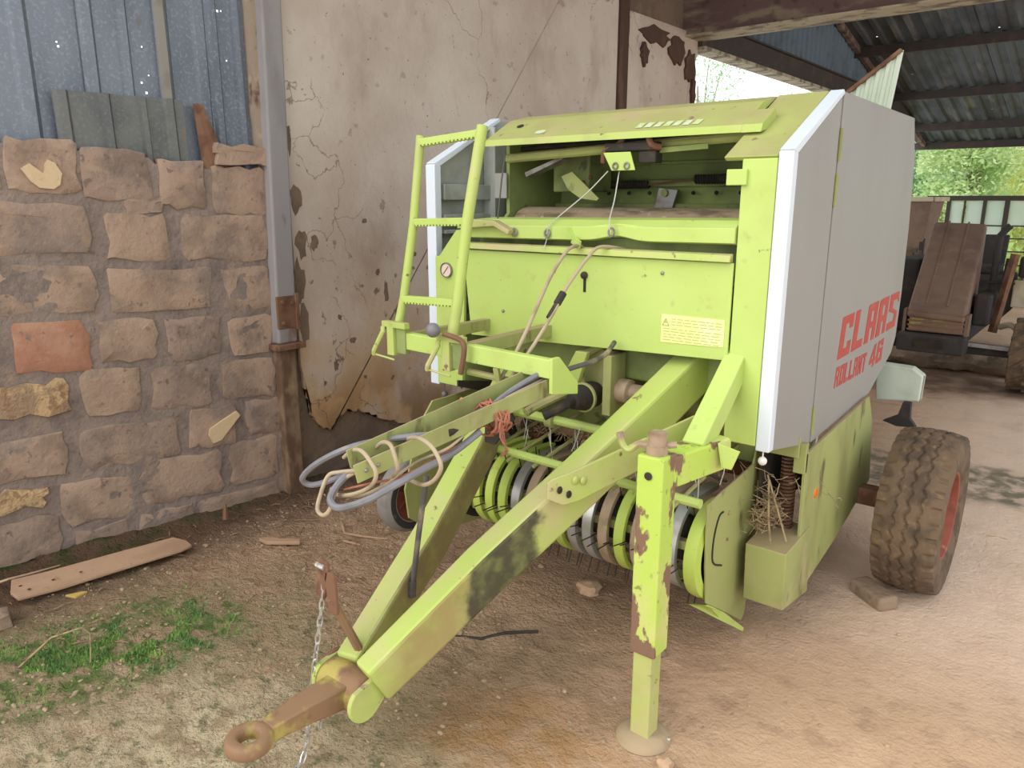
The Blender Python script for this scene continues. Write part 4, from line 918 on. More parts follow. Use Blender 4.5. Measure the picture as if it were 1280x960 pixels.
part(MB().lathe([(.0001, 0), (.052, 0), (.052, .05), (.036, .06), (.036, .30), (.0001, .30)], (gx + .14, gy + .10, gz + .04), 'x', 20), 'cross_shaft', band_brown, gb, smooth=True)
part(MB().tube([(-1.97, 2.52, .985), (-1.96, 2.56, 1.0), (-1.90, 2.62, 1.04), (-1.80, 2.7, 1.10)], .02, 8), 'yoke', green_olive, gb, smooth=True)
part(MB().tube([(-1.80, 2.70, 1.24), (-1.70, 2.76, 1.30), (-1.60, 2.78, 1.36)], .02, 8), 'gearbox_strut', green_olive, smooth=True)
# ---- chassis behind the drawbar
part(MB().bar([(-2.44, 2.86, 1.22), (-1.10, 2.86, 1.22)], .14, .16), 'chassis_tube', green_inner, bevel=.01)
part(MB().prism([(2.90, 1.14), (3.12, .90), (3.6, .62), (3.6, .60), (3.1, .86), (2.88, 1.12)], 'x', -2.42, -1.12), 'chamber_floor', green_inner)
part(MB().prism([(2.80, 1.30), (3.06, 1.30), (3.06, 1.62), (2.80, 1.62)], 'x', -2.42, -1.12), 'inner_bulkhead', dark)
part(MB().lathe([(.0001, 0), (.075, 0), (.075, 1.29), (.0001, 1.29)], (-2.41, 2.92, 1.03), 'x', 24), 'feed_roller', green_olive, smooth=True)
part(MB().prism([(2.95, 1.08), (2.955, 1.075), (3.05, .80), (3.04, .80)], 'x', -2.42, -1.12), 'feed_apron', green_inner)
part(MB().prism([(2.68, .96), (2.74, 1.09), (2.76, 1.08), (2.72, .95)], 'x', -1.235, -1.225), 'bearing_bracket', dark)
part(MB().lathe([(.0001, 0), (.028, 0), (.03, .03), (.022, .06), (.0001, .06)], (-1.225, 2.72, 1.03), 'x', 14).prism([(2.70, .90), (2.715, .90), (2.73, 1.03), (2.71, 1.03)], 'x', -1.20, -1.18), 'bearing', green_olive, smooth=True)
part(MB().bar([(-1.43, 2.72, .99), (-1.22, 2.72, .99)], .06, .05), 'crosspiece', green_dusty, bevel=.004)
# tailgate behind (mostly hidden, closes the back of the chamber)
part(MB().prism([(3.5, 2.275), (4.2, 2.275), (4.55, 2.0), (4.65, 1.5), (4.5, 1.0), (4.1, .75), (3.6, .72), (3.6, .78), (4.05, .80), (4.42, 1.03), (4.57, 1.5), (4.48, 1.97), (4.17, 2.22), (3.5, 2.23)], 'x', -2.44, -1.10), 'tailgate', green_inner, bevel=.004)

# ---- pickup reel
pc_ = (2.71, .53)
pk = bpy.data.objects.new('pickup_reel', None); COL.objects.link(pk); pk.location = (-1.8, pc_[0], pc_[1]); adopt(pk, baler)
part(MB().lathe([(.0001, 0), (.095, 0), (.095, 1.22), (.0001, 1.22)], (-2.38, pc_[0], pc_[1]), 'x', 20), 'reel_core', dark, pk, smooth=True)
for k in range(5):
    t = 2 * PI * k / 5 + .35; part(MB().bar([(-2.38, pc_[0] + .14 * math.cos(t), pc_[1] + .14 * math.sin(t)), (-1.16, pc_[0] + .14 * math.cos(t), pc_[1] + .14 * math.sin(t))], .035, .035), 'tine_bar', green_olive, pk)
rb = .20
def band_mesh(w, mat):
    arc = [(rb * math.cos(a), rb * math.sin(a)) for a in [math.radians(100 + 170 * k / 20) for k in range(21)]]
    arc = [(.20, .19), (.06, .198)] + arc + [(.10, -.20)]
    rs = [[(-w / 2, y, z), (w / 2, y, z), (w / 2, y * .975, z * .975), (-w / 2, y * .975, z * .975)] for y, z in arc]
    rs = [[(x, y, z + (.0)) for x, y, z in r] for r in rs]
    m = MB().rings(rs)
    for sx in (-1, 1):
        rs2 = [[(sx * w / 2, y, z), (sx * (w / 2 - .002), y, z), (sx * (w / 2 - .002), y * .9, z * .9), (sx * w / 2, y * .9, z * .9)] for y, z in arc]
        m.rings(rs2)
    return m.mesh('pickup_band', mat, True)
bands = {m: band_mesh(.046, m) for m in (band_green, silver_band, band_brown)}
seq = [band_green, band_green, band_green, silver_band, band_brown, band_brown, band_green, silver_band, silver_band, band_brown, band_green, band_brown, band_brown, silver_band]
bx = [-2.262 + .0785 * i for i in range(14)]
for i, (x, mt) in enumerate(zip(bx, seq)):
    o = bpy.data.objects.new('pickup_band', bands[mt]); COL.objects.link(o); o.location = (x, pc_[0], pc_[1]); adopt(o, pk)
# wide end ring beside the right plate
part(MB().lathe([(rb * .8, -.03), (rb * 1.02, -.025), (rb * 1.04, .0), (rb * 1.02, .025), (rb * .8, .03)], (-1.155, pc_[0], pc_[1] - .01), 'x', 40), 'end_ring', band_green, pk, smooth=True)
part(MB().lathe([(.0001, 0), (rb * .82, 0)], (-1.15, pc_[0], pc_[1] - .01), 'x', 40), 'end_disc', dark, pk)
part(MB().lathe([(rb * .8, -.03), (rb * 1.02, -.025), (rb * 1.02, .025), (rb * .8, .03)], (-2.41, pc_[0], pc_[1]), 'x', 40), 'end_ring', soot, pk, smooth=True)
part(MB().box(-2.50, -2.43, pc_[0] - .10, pc_[0] + .1, .34, .55), 'reel_motor', green, pk, bevel=.01)
tine_me = MB().tube([(0, 0, 0), (0, -.05, .012), (0, -.115, .03)], .0028, 5).mesh('tine', soot, True)
tn = 0
for i in range(13):
    x = (bx[i] + bx[i + 1]) / 2 if i < 12 else -1.21
    for dx in (-.014, .014):
        for a, ln in ((188, 1), (262, 1), (118, .9)):
            t = math.radians(a + 6 * math.sin(i * 1.7 + dx * 50)); o = bpy.data.objects.new('tine', tine_me); COL.objects.link(o)
            o.location = (x + dx, pc_[0] + .155 * math.cos(t), pc_[1] + .155 * math.sin(t)); o.rotation_euler = (t - PI, 0, 0); adopt(o, pk)
# ---- crop guard over the reel: two tubes, rods and hanging wires
gd = bpy.data.objects.new('crop_guard', None); COL.objects.link(gd); gd.location = (-1.75, 2.5, .8); adopt(gd, baler)
part(MB().tube([(-2.26, 2.49, .80), (-1.115, 2.49, .79)], .019, 10), 'guard_tube', green, gd, smooth=True)
part(MB().tube([(-2.40, 2.62, .945), (-1.115, 2.74, .90)], .021, 10), 'guard_tube', green, gd, smooth=True)
part(MB().lathe([(.0001, -.02), (.034, -.018), (.034, .022), (.0001, .024)], (-1.935, 2.66, .925), 'x', 14), 'collar', green_olive, gd, smooth=True)
rod_me = MB().tube([(0, 0, 0), (0, .62, .10)], .0085, 6).mesh('guide_rod', green_olive, True)
for i in range(9):
    o = bpy.data.objects.new('guide_rod', rod_me); COL.objects.link(o); o.location = (-2.28 + .135 * i, 2.44 + .012 * (i % 2), .775); adopt(o, gd)
wire_me = MB().tube([(0, 0, .06), (.003, 0, 0), (-.002, .003, -.06)], .0022, 4).mesh('guard_wire', twine_m)
for i in range(26):
    o = bpy.data.objects.new('guard_wire', wire_me); COL.objects.link(o); o.location = (-2.30 + .047 * i, 2.58 + .12 * ((i * 5) % 3) / 2, .83 + .02 * (i % 3)); o.rotation_euler = (.2 * math.sin(i * 2.1), .25 * math.sin(i * 1.3), 0); adopt(o, gd)
part(MB().tube([(-1.42, 2.8, .80), (-1.30, 2.7, .84), (-1.22, 2.68, .85), (-1.17, 2.72, .82), (-1.15, 2.8, .78)], .006, 6, smooth=4), 'bent_wire', soot, gd, smooth=True)
part(MB().prism([(2.55, 1.06), (2.85, 1.0), (3.0, .70), (2.95, .68), (2.80, .95), (2.55, 1.03)], 'x', -2.41, -2.40), 'guard_side', soot, gd)
# ---- pickup end plates
ep = part(MB().prism([(2.553, .765), (2.989, .81), (3.02, .88), (3.05, .72), (3.084, .405), (3.02, .10), (2.994, .07), (2.74, .24), (2.60, .33), (2.569, .50)], 'x', -1.122, -1.114), 'pickup_plate', green_olive, bevel=.002, label='dull green right plate of the pickup')
part(MB().tube([(-1.112, 2.70, .69), (-1.112, 2.66, .68), (-1.112, 2.625, .60), (-1.112, 2.63, .50), (-1.112, 2.72, .45)], .004, 6, smooth=4), 'plate_rim', soot, ep, smooth=True)
part(MB().ball((-1.113, 2.76, .55), .008, 8, 5).ball((-1.113, 2.76, .665), .01, 8, 5), 'bolt', straw_m, ep, smooth=True)
part(MB().rings([[(-1.19, 2.60, .30), (-1.12, 2.60, .32), (-1.12, 2.63, .31), (-1.19, 2.63, .29)], [(-1.12, 2.76, .18), (-1.11, 2.76, .22), (-1.11, 2.78, .21), (-1.12, 2.78, .17)], [(-1.085, 2.94, .055), (-1.083, 2.94, .07), (-1.083, 2.945, .07), (-1.085, 2.945, .05)]]), 'skid_tip', green, ep)
ep2 = part(MB().prism([(2.40, .84), (2.50, .95), (2.95, .95), (3.05, .5), (2.85, .22), (2.50, .26), (2.32, .40), (2.30, .55)], 'x', -2.535, -2.525), 'pickup_plate', green_olive, bevel=.002, label='left plate of the pickup beside the gauge wheel')
for y, z in ((2.46, .76), (2.50, .80)): part(MB().tube([(-2.52, y + .02 * math.cos(k * PI / 5), z + .035 * math.sin(k * PI / 5)) for k in range(10)], .007, 6, closed=True), 'slot_rim', green, ep2)
# gauge wheel on the left
gw = part(MB().lathe([(.125, -.045), (.165, -.048), (.185, -.03), (.188, 0), (.185, .03), (.165, .048), (.125, .045)], (-2.64, 2.43, .46), 'x', 40), 'gauge_wheel', tyre_grey, smooth=True)
part(MB().lathe([(.165, .049), (.15, .052), (.132, .047)], (-2.64, 2.43, .46), 'x', 40), 'tyre_wall', tyre_black, gw, smooth=True)
part(MB().lathe([(.132, .046), (.122, .03), (.10, .02), (.03, .01), (.0001, .01)], (-2.64, 2.43, .46), 'x', 40), 'rim', rim_red, gw, smooth=True)
for k in range(7):
    t = 2 * PI * k / 7; part(MB().bar([(-2.622, 2.43 + .04 * math.cos(t), .46 + .04 * math.sin(t)), (-2.616, 2.43 + .10 * math.cos(t), .46 + .10 * math.sin(t))], .012, .008), 'rim_rib', rim_red, gw)
part(MB().prism([(2.40, .80), (2.58, .80), (2.62, .50), (2.56, .36), (2.49, .34), (2.47, .45)], 'x', -2.58, -2.57), 'wheel_bracket', green, bevel=.003)
part(MB().lathe([(.0001, 0), (.02, 0), (.02, .10), (.0001, .10)], (-2.64, 2.43, .46), 'x', 10), 'stub_axle', soot, smooth=True)

# ---- lower right: drive guard box, skirt, spring, straw
part(MB().prism([(2.865, .505), (3.16, .525), (3.20, .20), (2.885, .245)], 'x', -1.075, -.905), 'drive_guard', green_olive, bevel=.004, label='dull green guard box low at the right corner')
sk = part(MB().prism([(3.03, .885), (3.94, .945), (4.05, .80), (4.14, .45), (3.64, .315), (3.215, .24), (3.05, .36)], 'x', -.925, -.912), 'lower_skirt', green_olive, bevel=.002, label='dull green skirt panel under the white cover')
part(MB().lathe([(.0001, .006), (.020, .005), (.024, 0)], (-.912, 3.20, .665), 'x', 18), 'reflector', orange_pl, sk, smooth=True)
part(MB().box(-.96, -.912, 3.02, 3.05, .80, .93), 'skirt_bracket', green_olive, sk, bevel=.003)
part(MB().box(-1.10, -.935, 3.0, 3.012, .87, .96), 'tab_plate', green_olive, sk, bevel=.003)
pts = [(-1.0 + .030 * math.cos(i * PI / 5), 3.10 + .030 * math.sin(i * PI / 5), .50 + .42 * i / 260) for i in range(261)]
part(MB().tube(pts, .0062, 5), 'coil_spring', rust, smooth=True)
part(MB().lathe([(.0001, 0), (.024, 0), (.024, .42), (.0001, .42)], (-1.0, 3.10, .50), 'z', 12), 'spring_guide', dark)
part(MB().tube([(-.963, 2.672, .985), (-.963, 2.672, .955)], .003, 6).ball((-.963, 2.672, .945), .017, 14, 8), 'ball_catch', ball_white, smooth=True)
part(MB().tube([(-2.64, 2.70, .99), (-2.64, 2.70, .94)], .003, 6).ball((-2.64, 2.70, .925), .017, 14, 8), 'ball_catch', ball_grey, smooth=True)
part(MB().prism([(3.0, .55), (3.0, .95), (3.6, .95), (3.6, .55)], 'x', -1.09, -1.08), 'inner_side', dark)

# ---- axle and road wheels
part(MB().bar([(-2.95, 3.98, .42), (-.66, 3.98, .42)], .09, .09), 'axle', rust, bevel=.008)
def tyre_mesh(R, Wd, Rr):
    m = MB(); NA, NC = 260, 44; rs = []
    for i in range(NA):
        a = 2 * PI * i / NA; ring = []
        for k in range(NC + 1):
            u = -1 + 2 * k / NC; x = u * Wd / 2
            r = R - .018 * abs(u) ** 2.5
            zig = .016 * (2 / PI) * math.asin(math.sin(a * 34))
            g = 0
            for c in (-.052, 0.0, .052):
                g = max(g, 1 - min(1, max(0, (abs(x - c - zig * .6) - .004) / .004)))
            dep = .010 * g
            if abs(u) > .62:
                sq = math.sin(a * 34 + (PI / 2 if u > 0 else 0)); dep = max(dep, .012 * max(0, min(1, (sq - .35) * 4)) * min(1, (abs(u) - .62) * 8))
            ring.append((x, (r - dep) * math.cos(a), (r - dep) * math.sin(a)))
        side = [(Wd / 2 * 1.03, R - .055), (Wd / 2 * 1.06, R - .10), (Wd / 2 * .98, Rr + .02), (Wd / 2 * .9, Rr)]
        ring += [(x, r * math.cos(a), r * math.sin(a)) for x, r in side]
        ring = [(-x, r * math.cos(a), r * math.sin(a)) for x, r in reversed(side)] + ring
        rs.append(ring)
    k = len(rs[0]); vs = [p for r in rs for p in r]
    m.add(vs, [(i * k + j, i * k + j + 1, ((i + 1) % NA) * k + j + 1, ((i + 1) % NA) * k + j) for i in range(NA) for j in range(k - 1)])
    return m
def rim(c, R, s):
    m = MB().lathe([(R + .012, .11 * s), (R + .012, .125 * s), (R - .01, .12 * s), (R - .03, .06 * s), (.09, .04 * s), (.085, .07 * s), (.04, .09 * s), (.0001, .09 * s)], c, 'x', 40)
    return m
wc = (-.625, 3.985, .405)
wh = bpy.data.objects.new('road_wheel', None); COL.objects.link(wh); wh.location = wc; adopt(wh, baler)
ty = tyre_mesh(.405, .27, .215).build('tyre', tyre_m, None, smooth=True, angle=28); ty.location = wc; adopt(ty, wh)
part(rim(wc, .215, 1), 'rim', rim_red, wh, smooth=True)
for k in range(6):
    t = 2 * PI * k / 6; part(MB().ball((wc[0] + .065, wc[1] + .06 * math.cos(t), wc[2] + .06 * math.sin(t)), .012, 8, 5), 'wheel_nut', steel, wh, smooth=True)
w2 = (-3.0, 3.985, .405)
wh2 = bpy.data.objects.new('road_wheel', None); COL.objects.link(wh2); wh2.location = w2; adopt(wh2, baler)
t2 = ty.copy(); COL.objects.link(t2); t2.location = w2; t2.parent = wh2; t2.matrix_parent_inverse = WM(wh2).inverted()
part(rim(w2, .215, -1), 'rim', rim_red, wh2, smooth=True)
# rear lamp box and its bracket above the wheel
lb_ = part(MB().prism([(-1.045, .99), (-.86, .985), (-.80, .945), (-.805, .80), (-1.03, .775)], 'y', 4.58, 4.66), 'lamp_box', fender_m, bevel=.008, label='pale green white lamp box behind the wheel')
part(MB().bar([(-.80, 4.60, .945), (-.806, 4.60, .80)], .012, .012), 'box_edge', white, lb_)
part(MB().prism([(-.88, .79), (-.84, .79), (-.835, .70), (-.80, .655), (-.90, .645), (-.975, .665), (-.90, .71)], 'y', 4.56, 4.60), 'lamp_bracket', tractor_dark, bevel=.003)
part(MB().bar([(-1.04, 4.62, .9), (-1.3, 4.55, .95)], .05, .05), 'lamp_arm', green_olive)

# ---- straw caught in the machine
rr = random.Random(5); m = MB()
def straws(c, sp, n, ln=.10, r=.0022):
    for _ in range(n):
        p = V(c[0] + rr.gauss(0, sp[0]), c[1] + rr.gauss(0, sp[1]), c[2] + abs(rr.gauss(0, sp[2])))
        d = V(rr.uniform(-1, 1), rr.uniform(-1, 1), rr.uniform(-.5, .8)).normalized() * ln * rr.uniform(.4, 1.2)
        m.tube([p - d / 2, p + V(0, 0, rr.uniform(-.01, .01)), p + d / 2], r, 4)
straws((-1.03, 2.97, .58), (.026, .06, .06), 260, .07, .0014)
straws((-1.32, 2.86, .98), (.08, .04, .02), 160, .06, .0014)
straws((-1.11, 2.99, .35), (.008, .02, .08), 24, .08)
straws((-1.7, 2.80, .82), (.4, .05, .02), 200, .08, .0015)
m.tube([(-1.02, 2.92, .78), (-1.0, 2.90, .62), (-.98, 2.89, .52)], .004, 5); m.tube([(-1.03, 2.93, .80), (-.98, 2.92, .68), (-.93, 2.93, .53)], .004, 5)
st = part(m, 'trapped_straw', straw_m); st['kind'] = 'stuff'

# ================================================================== THINGS AROUND THE BALER
# pale ribbed sheet leaning against the back of the baler
def lean_y(z): return 4.60 + (2.0 - z) * .18
def sp(u, z, o): return V(-1.48 + u + .154 * z, lean_y(z) - o * .9, z)
ls = thing('corrugated_sheet', 'pale green ribbed sheet with rusty slanted top edge leaning behind the baler', 'metal sheet', (-1.5, 4.95, 0))
sh = ribbed(-.5, 0, 0.01, 2.63, [(-.47 + .042 * k, .014) for k in range(12)], sp, depth=.012, top=lambda u: 2.63 + .80 * u, mat=sheet_green, parent=ls, name='sheet')
part(MB().bar([sp(0, 2.635, .012), sp(-.5, 2.635 - .4, .012)], .03, .018), 'rusty_edge', rust, ls)

# flat stone chock under the wheel
bm_ = MB(); bm_.box(-.11, .11, -.055, .055, 0, .075)
bs = bm_.xform(Matrix.Translation((-.735, 3.70, -.008)) @ Matrix.Rotation(math.radians(-36), 4, 'Z') @ Matrix.Rotation(.06, 4, 'X'))
tag(bs.build('stone_block', stone, bevel=.018, seg=3), 'flat worn stone block wedged at the front of the wheel', 'stone')
# plank along the wall
pts = [(-3.985, 1.055), (-3.90, 1.02), (-3.835, 1.03), (-3.815, 1.20), (-3.80, 1.5), (-3.775, 1.80), (-3.79, 1.865), (-3.85, 1.865), (-3.905, 1.82), (-3.925, 1.5), (-3.96, 1.2)]
mb = MB().rings([[(x, y, gh(x, y) + .045 + (x + 3.88) * -.12) for x, y in pts], [(x, y, gh(x, y) + .060 + (x + 3.88) * -.12) for x, y in pts]])
pk_ = tag(mb.build('plank', wood, bevel=.004), 'long flat tan plank lying on the floor along the block wall', 'plank')
for x, y in ((-3.92, 1.07), (-3.87, 1.09), (-3.88, 1.20), (-3.86, 1.32)): part(MB().lathe([(.0001, 0), (.008, 0)], (x, y, gh(x, y) + .0608 + (x + 3.88) * -.12), 'z', 8), 'nail_hole', dark, pk_)
# stones
def rock(name, c, s, mat, label, cat='stone', seed=0, rz=0, group=None):
    z = gh(c[0], c[1]) + s[2] * .55
    return tag(MB().rock((c[0], c[1], z), *s, seed=seed, n=10, m=7, rz=rz).build(name, mat, smooth=True, angle=30), label, cat, group)
rock('stone', (-3.77, .915), (.07, .06, .05), stone, 'brown stone at the left edge below the plank', seed=2)
rock('clod', (-1.85, 2.89), (.06, .045, .035), stone_pale, 'pale broken clod on the floor under the pickup', 'clod', seed=5)
rock('clod', (-.985, 2.045), (.028, .024, .022), stone_pale, 'small pale clod against the foot of the jack', 'clod', seed=8)
rock('stone', (-1.32, 2.62), (.035, .025, .02), stone, 'dark stone behind the jack under the pickup reel', seed=9)
tag(MB().ball((-1.035, 2.16, gh(-1.035, 2.16) + .010), .010, 10, 7).build('steel_nut', steel_bright, smooth=True), 'shiny steel nut on the floor beside the jack foot', 'nut')
peb = MB().rock((0, 0, 0), 1, .8, .6, seed=3, n=7, m=5).mesh('pebble', stone_pale, True)
rr = random.Random(21)
for i in range(22):
    x, y = rr.uniform(-2.6, .1), rr.uniform(1.0, 4.2)
    if -2.4 < x < -.95 and 2.3 < y < 3.3: continue
    o = bpy.data.objects.new('pebble', peb); COL.objects.link(o); k = rr.uniform(.006, .014); o.scale = (k, k, k); o.location = (x, y, gh(x, y) + k * .35); o.rotation_euler = (0, 0, rr.uniform(0, 6))
    tag(o, 'small pale pebble scattered on the earth floor', 'pebble', 'pebbles scattered on the floor')
litter_m = layered('brown_litter', (150, 124, 94), [((112, 90, 68), 30, .45, .6, .7)], .95)
dry_leaf = layered('dry_yellow_leaf', (196, 166, 92), [], .8)
# twigs and splinters near the wall
def twig(pts, r, mat, label):
    p = [(x, y, gh(x, y) + r * .8 + z) for x, y, z in pts]
    tag(MB().tube(p, [r] * (len(p) - 1) + [r * .5], 6).build('twig', mat, smooth=True), label, 'twig')
tag(MB().prism([(-3.62, 2.17), (-3.55, 2.17), (-3.40, 2.29), (-3.43, 2.315), (-3.52, 2.25), (-3.60, 2.215)], 'z', gh(-3.5, 2.24) + .008, gh(-3.5, 2.24) + .03).build('wood_chip', wood, bevel=.004), 'pale split wood chip on the floor right of the plank', 'wood chip')
tag(MB().prism([(-3.80, 1.215), (-3.74, 1.24), (-3.755, 1.30), (-3.775, 1.28)], 'z', gh(-3.77, 1.25) + .004, gh(-3.77, 1.25) + .016).build('leaf', dry_leaf, bevel=.002), 'yellowish dry leaf touching the edge of the plank', 'leaf')
twig([(-3.42, 2.60, .02), (-3.33, 2.55, .0), (-3.2, 2.58, 0), (-3.08, 2.66, 0)], .008, wood, 'bent pale twig on the floor before the gauge wheel')
twig([(-3.25, 2.48, 0), (-3.13, 2.50, .0)], .009, wood, 'short straight twig just in front of the bent twig')
twig([(-3.95, 2.16, .02), (-3.97, 2.18, .10)], .018, rust, 'stub of dark wood standing by the foot of the wall')
twig([(-4.10, .98, .02), (-4.05, 1.06, .05), (-4.06, 1.16, .03), (-4.07, 1.3, .02)], .006, stone_pale, 'grey twig between the plank and the wall')
twig([(-3.35, .86, 0), (-3.30, .98, .10), (-3.22, 1.075, .13), (-3.17, 1.085, .115), (-3.14, 1.06, .0)], .0045, straw_m, 'bent straw coloured stem hooked over the moss')
twig([(-1.83, 2.44, 0), (-1.94, 2.34, 0), (-2.0, 2.24, 0), (-2.12, 2.17, 0)], .007, soot, 'thin black root lying between the drawbar arms')
rr = random.Random(2)
m = MB()
for _ in range(90):
    x, y = rr.uniform(-4.05, -3.0), rr.uniform(.9, 2.9); a = rr.uniform(0, PI); l = rr.uniform(.01, .045)
    z = gh(x, y) + .005; m.tube([(x - l * math.cos(a), y - l * math.sin(a), z), (x, y, z + .006), (x + l * math.cos(a), y + l * math.sin(a), z)], rr.uniform(.0015, .004), 4)
o = m.build('straw_litter', litter_m, bpy.data.objects['floor']); o['kind'] = 'stuff'
# earth crumbs
m = MB(); ico = bmesh.new(); bmesh.ops.create_icosphere(ico, subdivisions=1, radius=1); iv = [v.co.copy() for v in ico.verts]; ifc = [tuple(v.index for v in f.verts) for f in ico.faces]; ico.free()
for _ in range(4200):
    x = rr.uniform(-3.9, -.6); y = rr.uniform(.55, 3.0)
    if rr.random() > max(.06, min(1, (-1.0 - x) / 1.3)) or noise.noise(V(x * 3, y * 3, 0)) < -.25: continue
    k = abs(rr.gauss(0, .0045)) + .0015; z = gh(x, y) + k * .2; a, b, c = rr.uniform(.7, 1.5), rr.uniform(.7, 1.5), rr.uniform(.4, .8)
    m.add([(x + p.x * k * a, y + p.y * k * b, z + p.z * k * c) for p in iv], ifc)
ec = m.build('earth_crumbs', clod_m, bpy.data.objects['floor']); ec['kind'] = 'stuff'
# moss tufts
m = MB()
for _ in range(9000):
    t = rr.random(); x, y = -3.42 + .42 * t + rr.gauss(0, .13), .75 + .75 * t + rr.gauss(0, .13)
    if noise.noise(V(x * 7, y * 7, 4)) < .02 or not (-3.95 < x < -2.8): continue
    z = gh(x, y); h = rr.uniform(.006, .018); a = rr.uniform(0, 2 * PI); w = .005
    m.add([(x - w * math.cos(a), y - w * math.sin(a), z - .002), (x + w * math.cos(a), y + w * math.sin(a), z - .002), (x + rr.uniform(-.008, .008), y + rr.uniform(-.008, .008), z + h)], [(0, 1, 2)])
for _ in range(2600):
    x, y = rr.uniform(-3.2, -1.4), rr.uniform(.6, 1.9)
    if noise.noise(V(x * 6, y * 6, 14)) < .27: continue
    z = gh(x, y); h = rr.uniform(.003, .009); a = rr.uniform(0, 2 * PI); w = .005
    m.add([(x - w * math.cos(a), y - w * math.sin(a), z - .001), (x + w * math.cos(a), y + w * math.sin(a), z - .001), (x, y, z + h)], [(0, 1, 2)])
tag(m.build('moss', moss_m), 'bright green moss on the damp floor at the left', 'moss', kind='stuff')

# ================================================================== TRACTOR AND YARD BEHIND
tr = thing('tractor', 'dusty brown tractor with steep hood parked behind the baler', 'tractor', (-1.5, 9.5, 0))
def tp(mb, name, mat, parent=None, **k): return mb.build(name, mat, parent or tr, **k)
hd = tp(MB().rings([[(-1.715, 8.52, .79), (-1.19, 8.52, .76), (-1.19, 8.52, .70), (-1.715, 8.52, .72)], [(-1.79, 9.70, 1.655), (-1.27, 9.70, 1.64), (-1.27, 9.70, .75), (-1.79, 9.70, .75)]]), 'hood', tractor_brown, bevel=.03, seg=3)
for a in (.30, .66):
    p0 = V(-1.715, 8.52, .79).lerp(V(-1.19, 8.52, .76), a); p1 = V(-1.79, 9.70, 1.655).lerp(V(-1.27, 9.70, 1.64), a)
    tp(MB().bar([p0.lerp(p1, .08) + V(0, 0, .004), p1 + V(0, 0, .004)], .018, .012), 'hood_crease', tractor_brown, hd, bevel=.003)
tp(MB().bar([V(-1.70, 8.53, .80), V(-1.20, 8.53, .772)], .012, .012), 'hood_lip', tractor_brown, hd)
gr = tp(MB().box(-1.69, -1.20, 8.54, 8.62, .58, .74), 'grille', rust_yellow, bevel=.01, label='dim brownish radiator grille')
for z in (.60, .645, .69): tp(MB().box(-1.70, -1.19, 8.525, 8.55, z - .008, z + .008), 'grille_bar', tractor_brown, gr)
tp(MB().box(-1.75, -1.72, 8.55, 8.7, .56, .8), 'hood_side', tractor_brown); tp(MB().box(-1.19, -1.16, 8.55, 8.7, .54, .78), 'hood_side', tractor_brown)
bk_ = tp(MB().box(-1.76, -1.15, 8.42, 8.66, .39, .57), 'front_weight', tractor_dark, bevel=.02)
tp(MB().box(-1.60, -1.33, 8.41, 8.425, .44, .53), 'weight_slot', dark, bk_)
tp(MB().bar([(-2.35, 8.9, .40), (-.65, 8.9, .40)], .12, .10), 'front_axle', tractor_dark, bevel=.02)
tp(MB().bar([(-1.2, 8.75, .47), (-.75, 8.8, .45)], .05, .04), 'tie_rod', steel)
tp(MB().box(-1.75, -1.22, 8.7, 10.6, .42, .80), 'engine_block', tractor_dark, bevel=.03)
tp(MB().box(-1.20, -1.05, 9.0, 9.5, .62, .95), 'air_filter', tractor_dark, bevel=.03)
tp(MB().tube([(-1.10, 9.35, .85), (-1.10, 9.35, 1.45), (-1.08, 9.35, 1.55), (-1.02, 9.35, 1.63)], .035, 10, smooth=4), 'exhaust_pipe', tractor_dark, smooth=True)
tp(MB().tube([(-1.00, 9.3, .80), (-.98, 9.3, 1.30)], .03, 8).tube([(-1.15, 9.3, 1.05), (-.9, 9.3, 1.05)], .012, 6), 'lift_strut', tractor_dark, smooth=True)
tp(MB().bar([(-1.02, 9.15, .55), (-.93, 9.25, 1.35)], .07, .05), 'side_frame', rust)
tp(MB().box(-.90, -.2, 9.4, 9.9, 1.10, 1.32), 'fuel_tank', tractor_dark, bevel=.03)
tp(MB().box(-.92, -.72, 9.36, 9.40, .80, 1.08), 'pale_panel', tractor_pale, bevel=.01)
tp(MB().tube([(-.95, 9.1, .62), (-.85, 9.0, .66), (-.75, 8.95, .58), (-.7, 8.9, .5)], .03, 8, smooth=4), 'steering_arm', tractor_pale, smooth=True)
tp(MB().box(-2.05, -1.80, 9.3, 10.2, .45, 1.25), 'battery_box', tractor_dark, bevel=.03)
tp(MB().box(-1.9, -1.1, 10.6, 11.6, .5, 1.0), 'gearbox_housing', tractor_dark, bevel=.05)
tp(MB().prism([(10.9, 1.0), (11.4, 1.0), (11.6, 1.45), (11.5, 1.45), (11.35, 1.1), (10.9, 1.1)], 'x', -1.75, -1.25), 'seat', tractor_dark, bevel=.02)
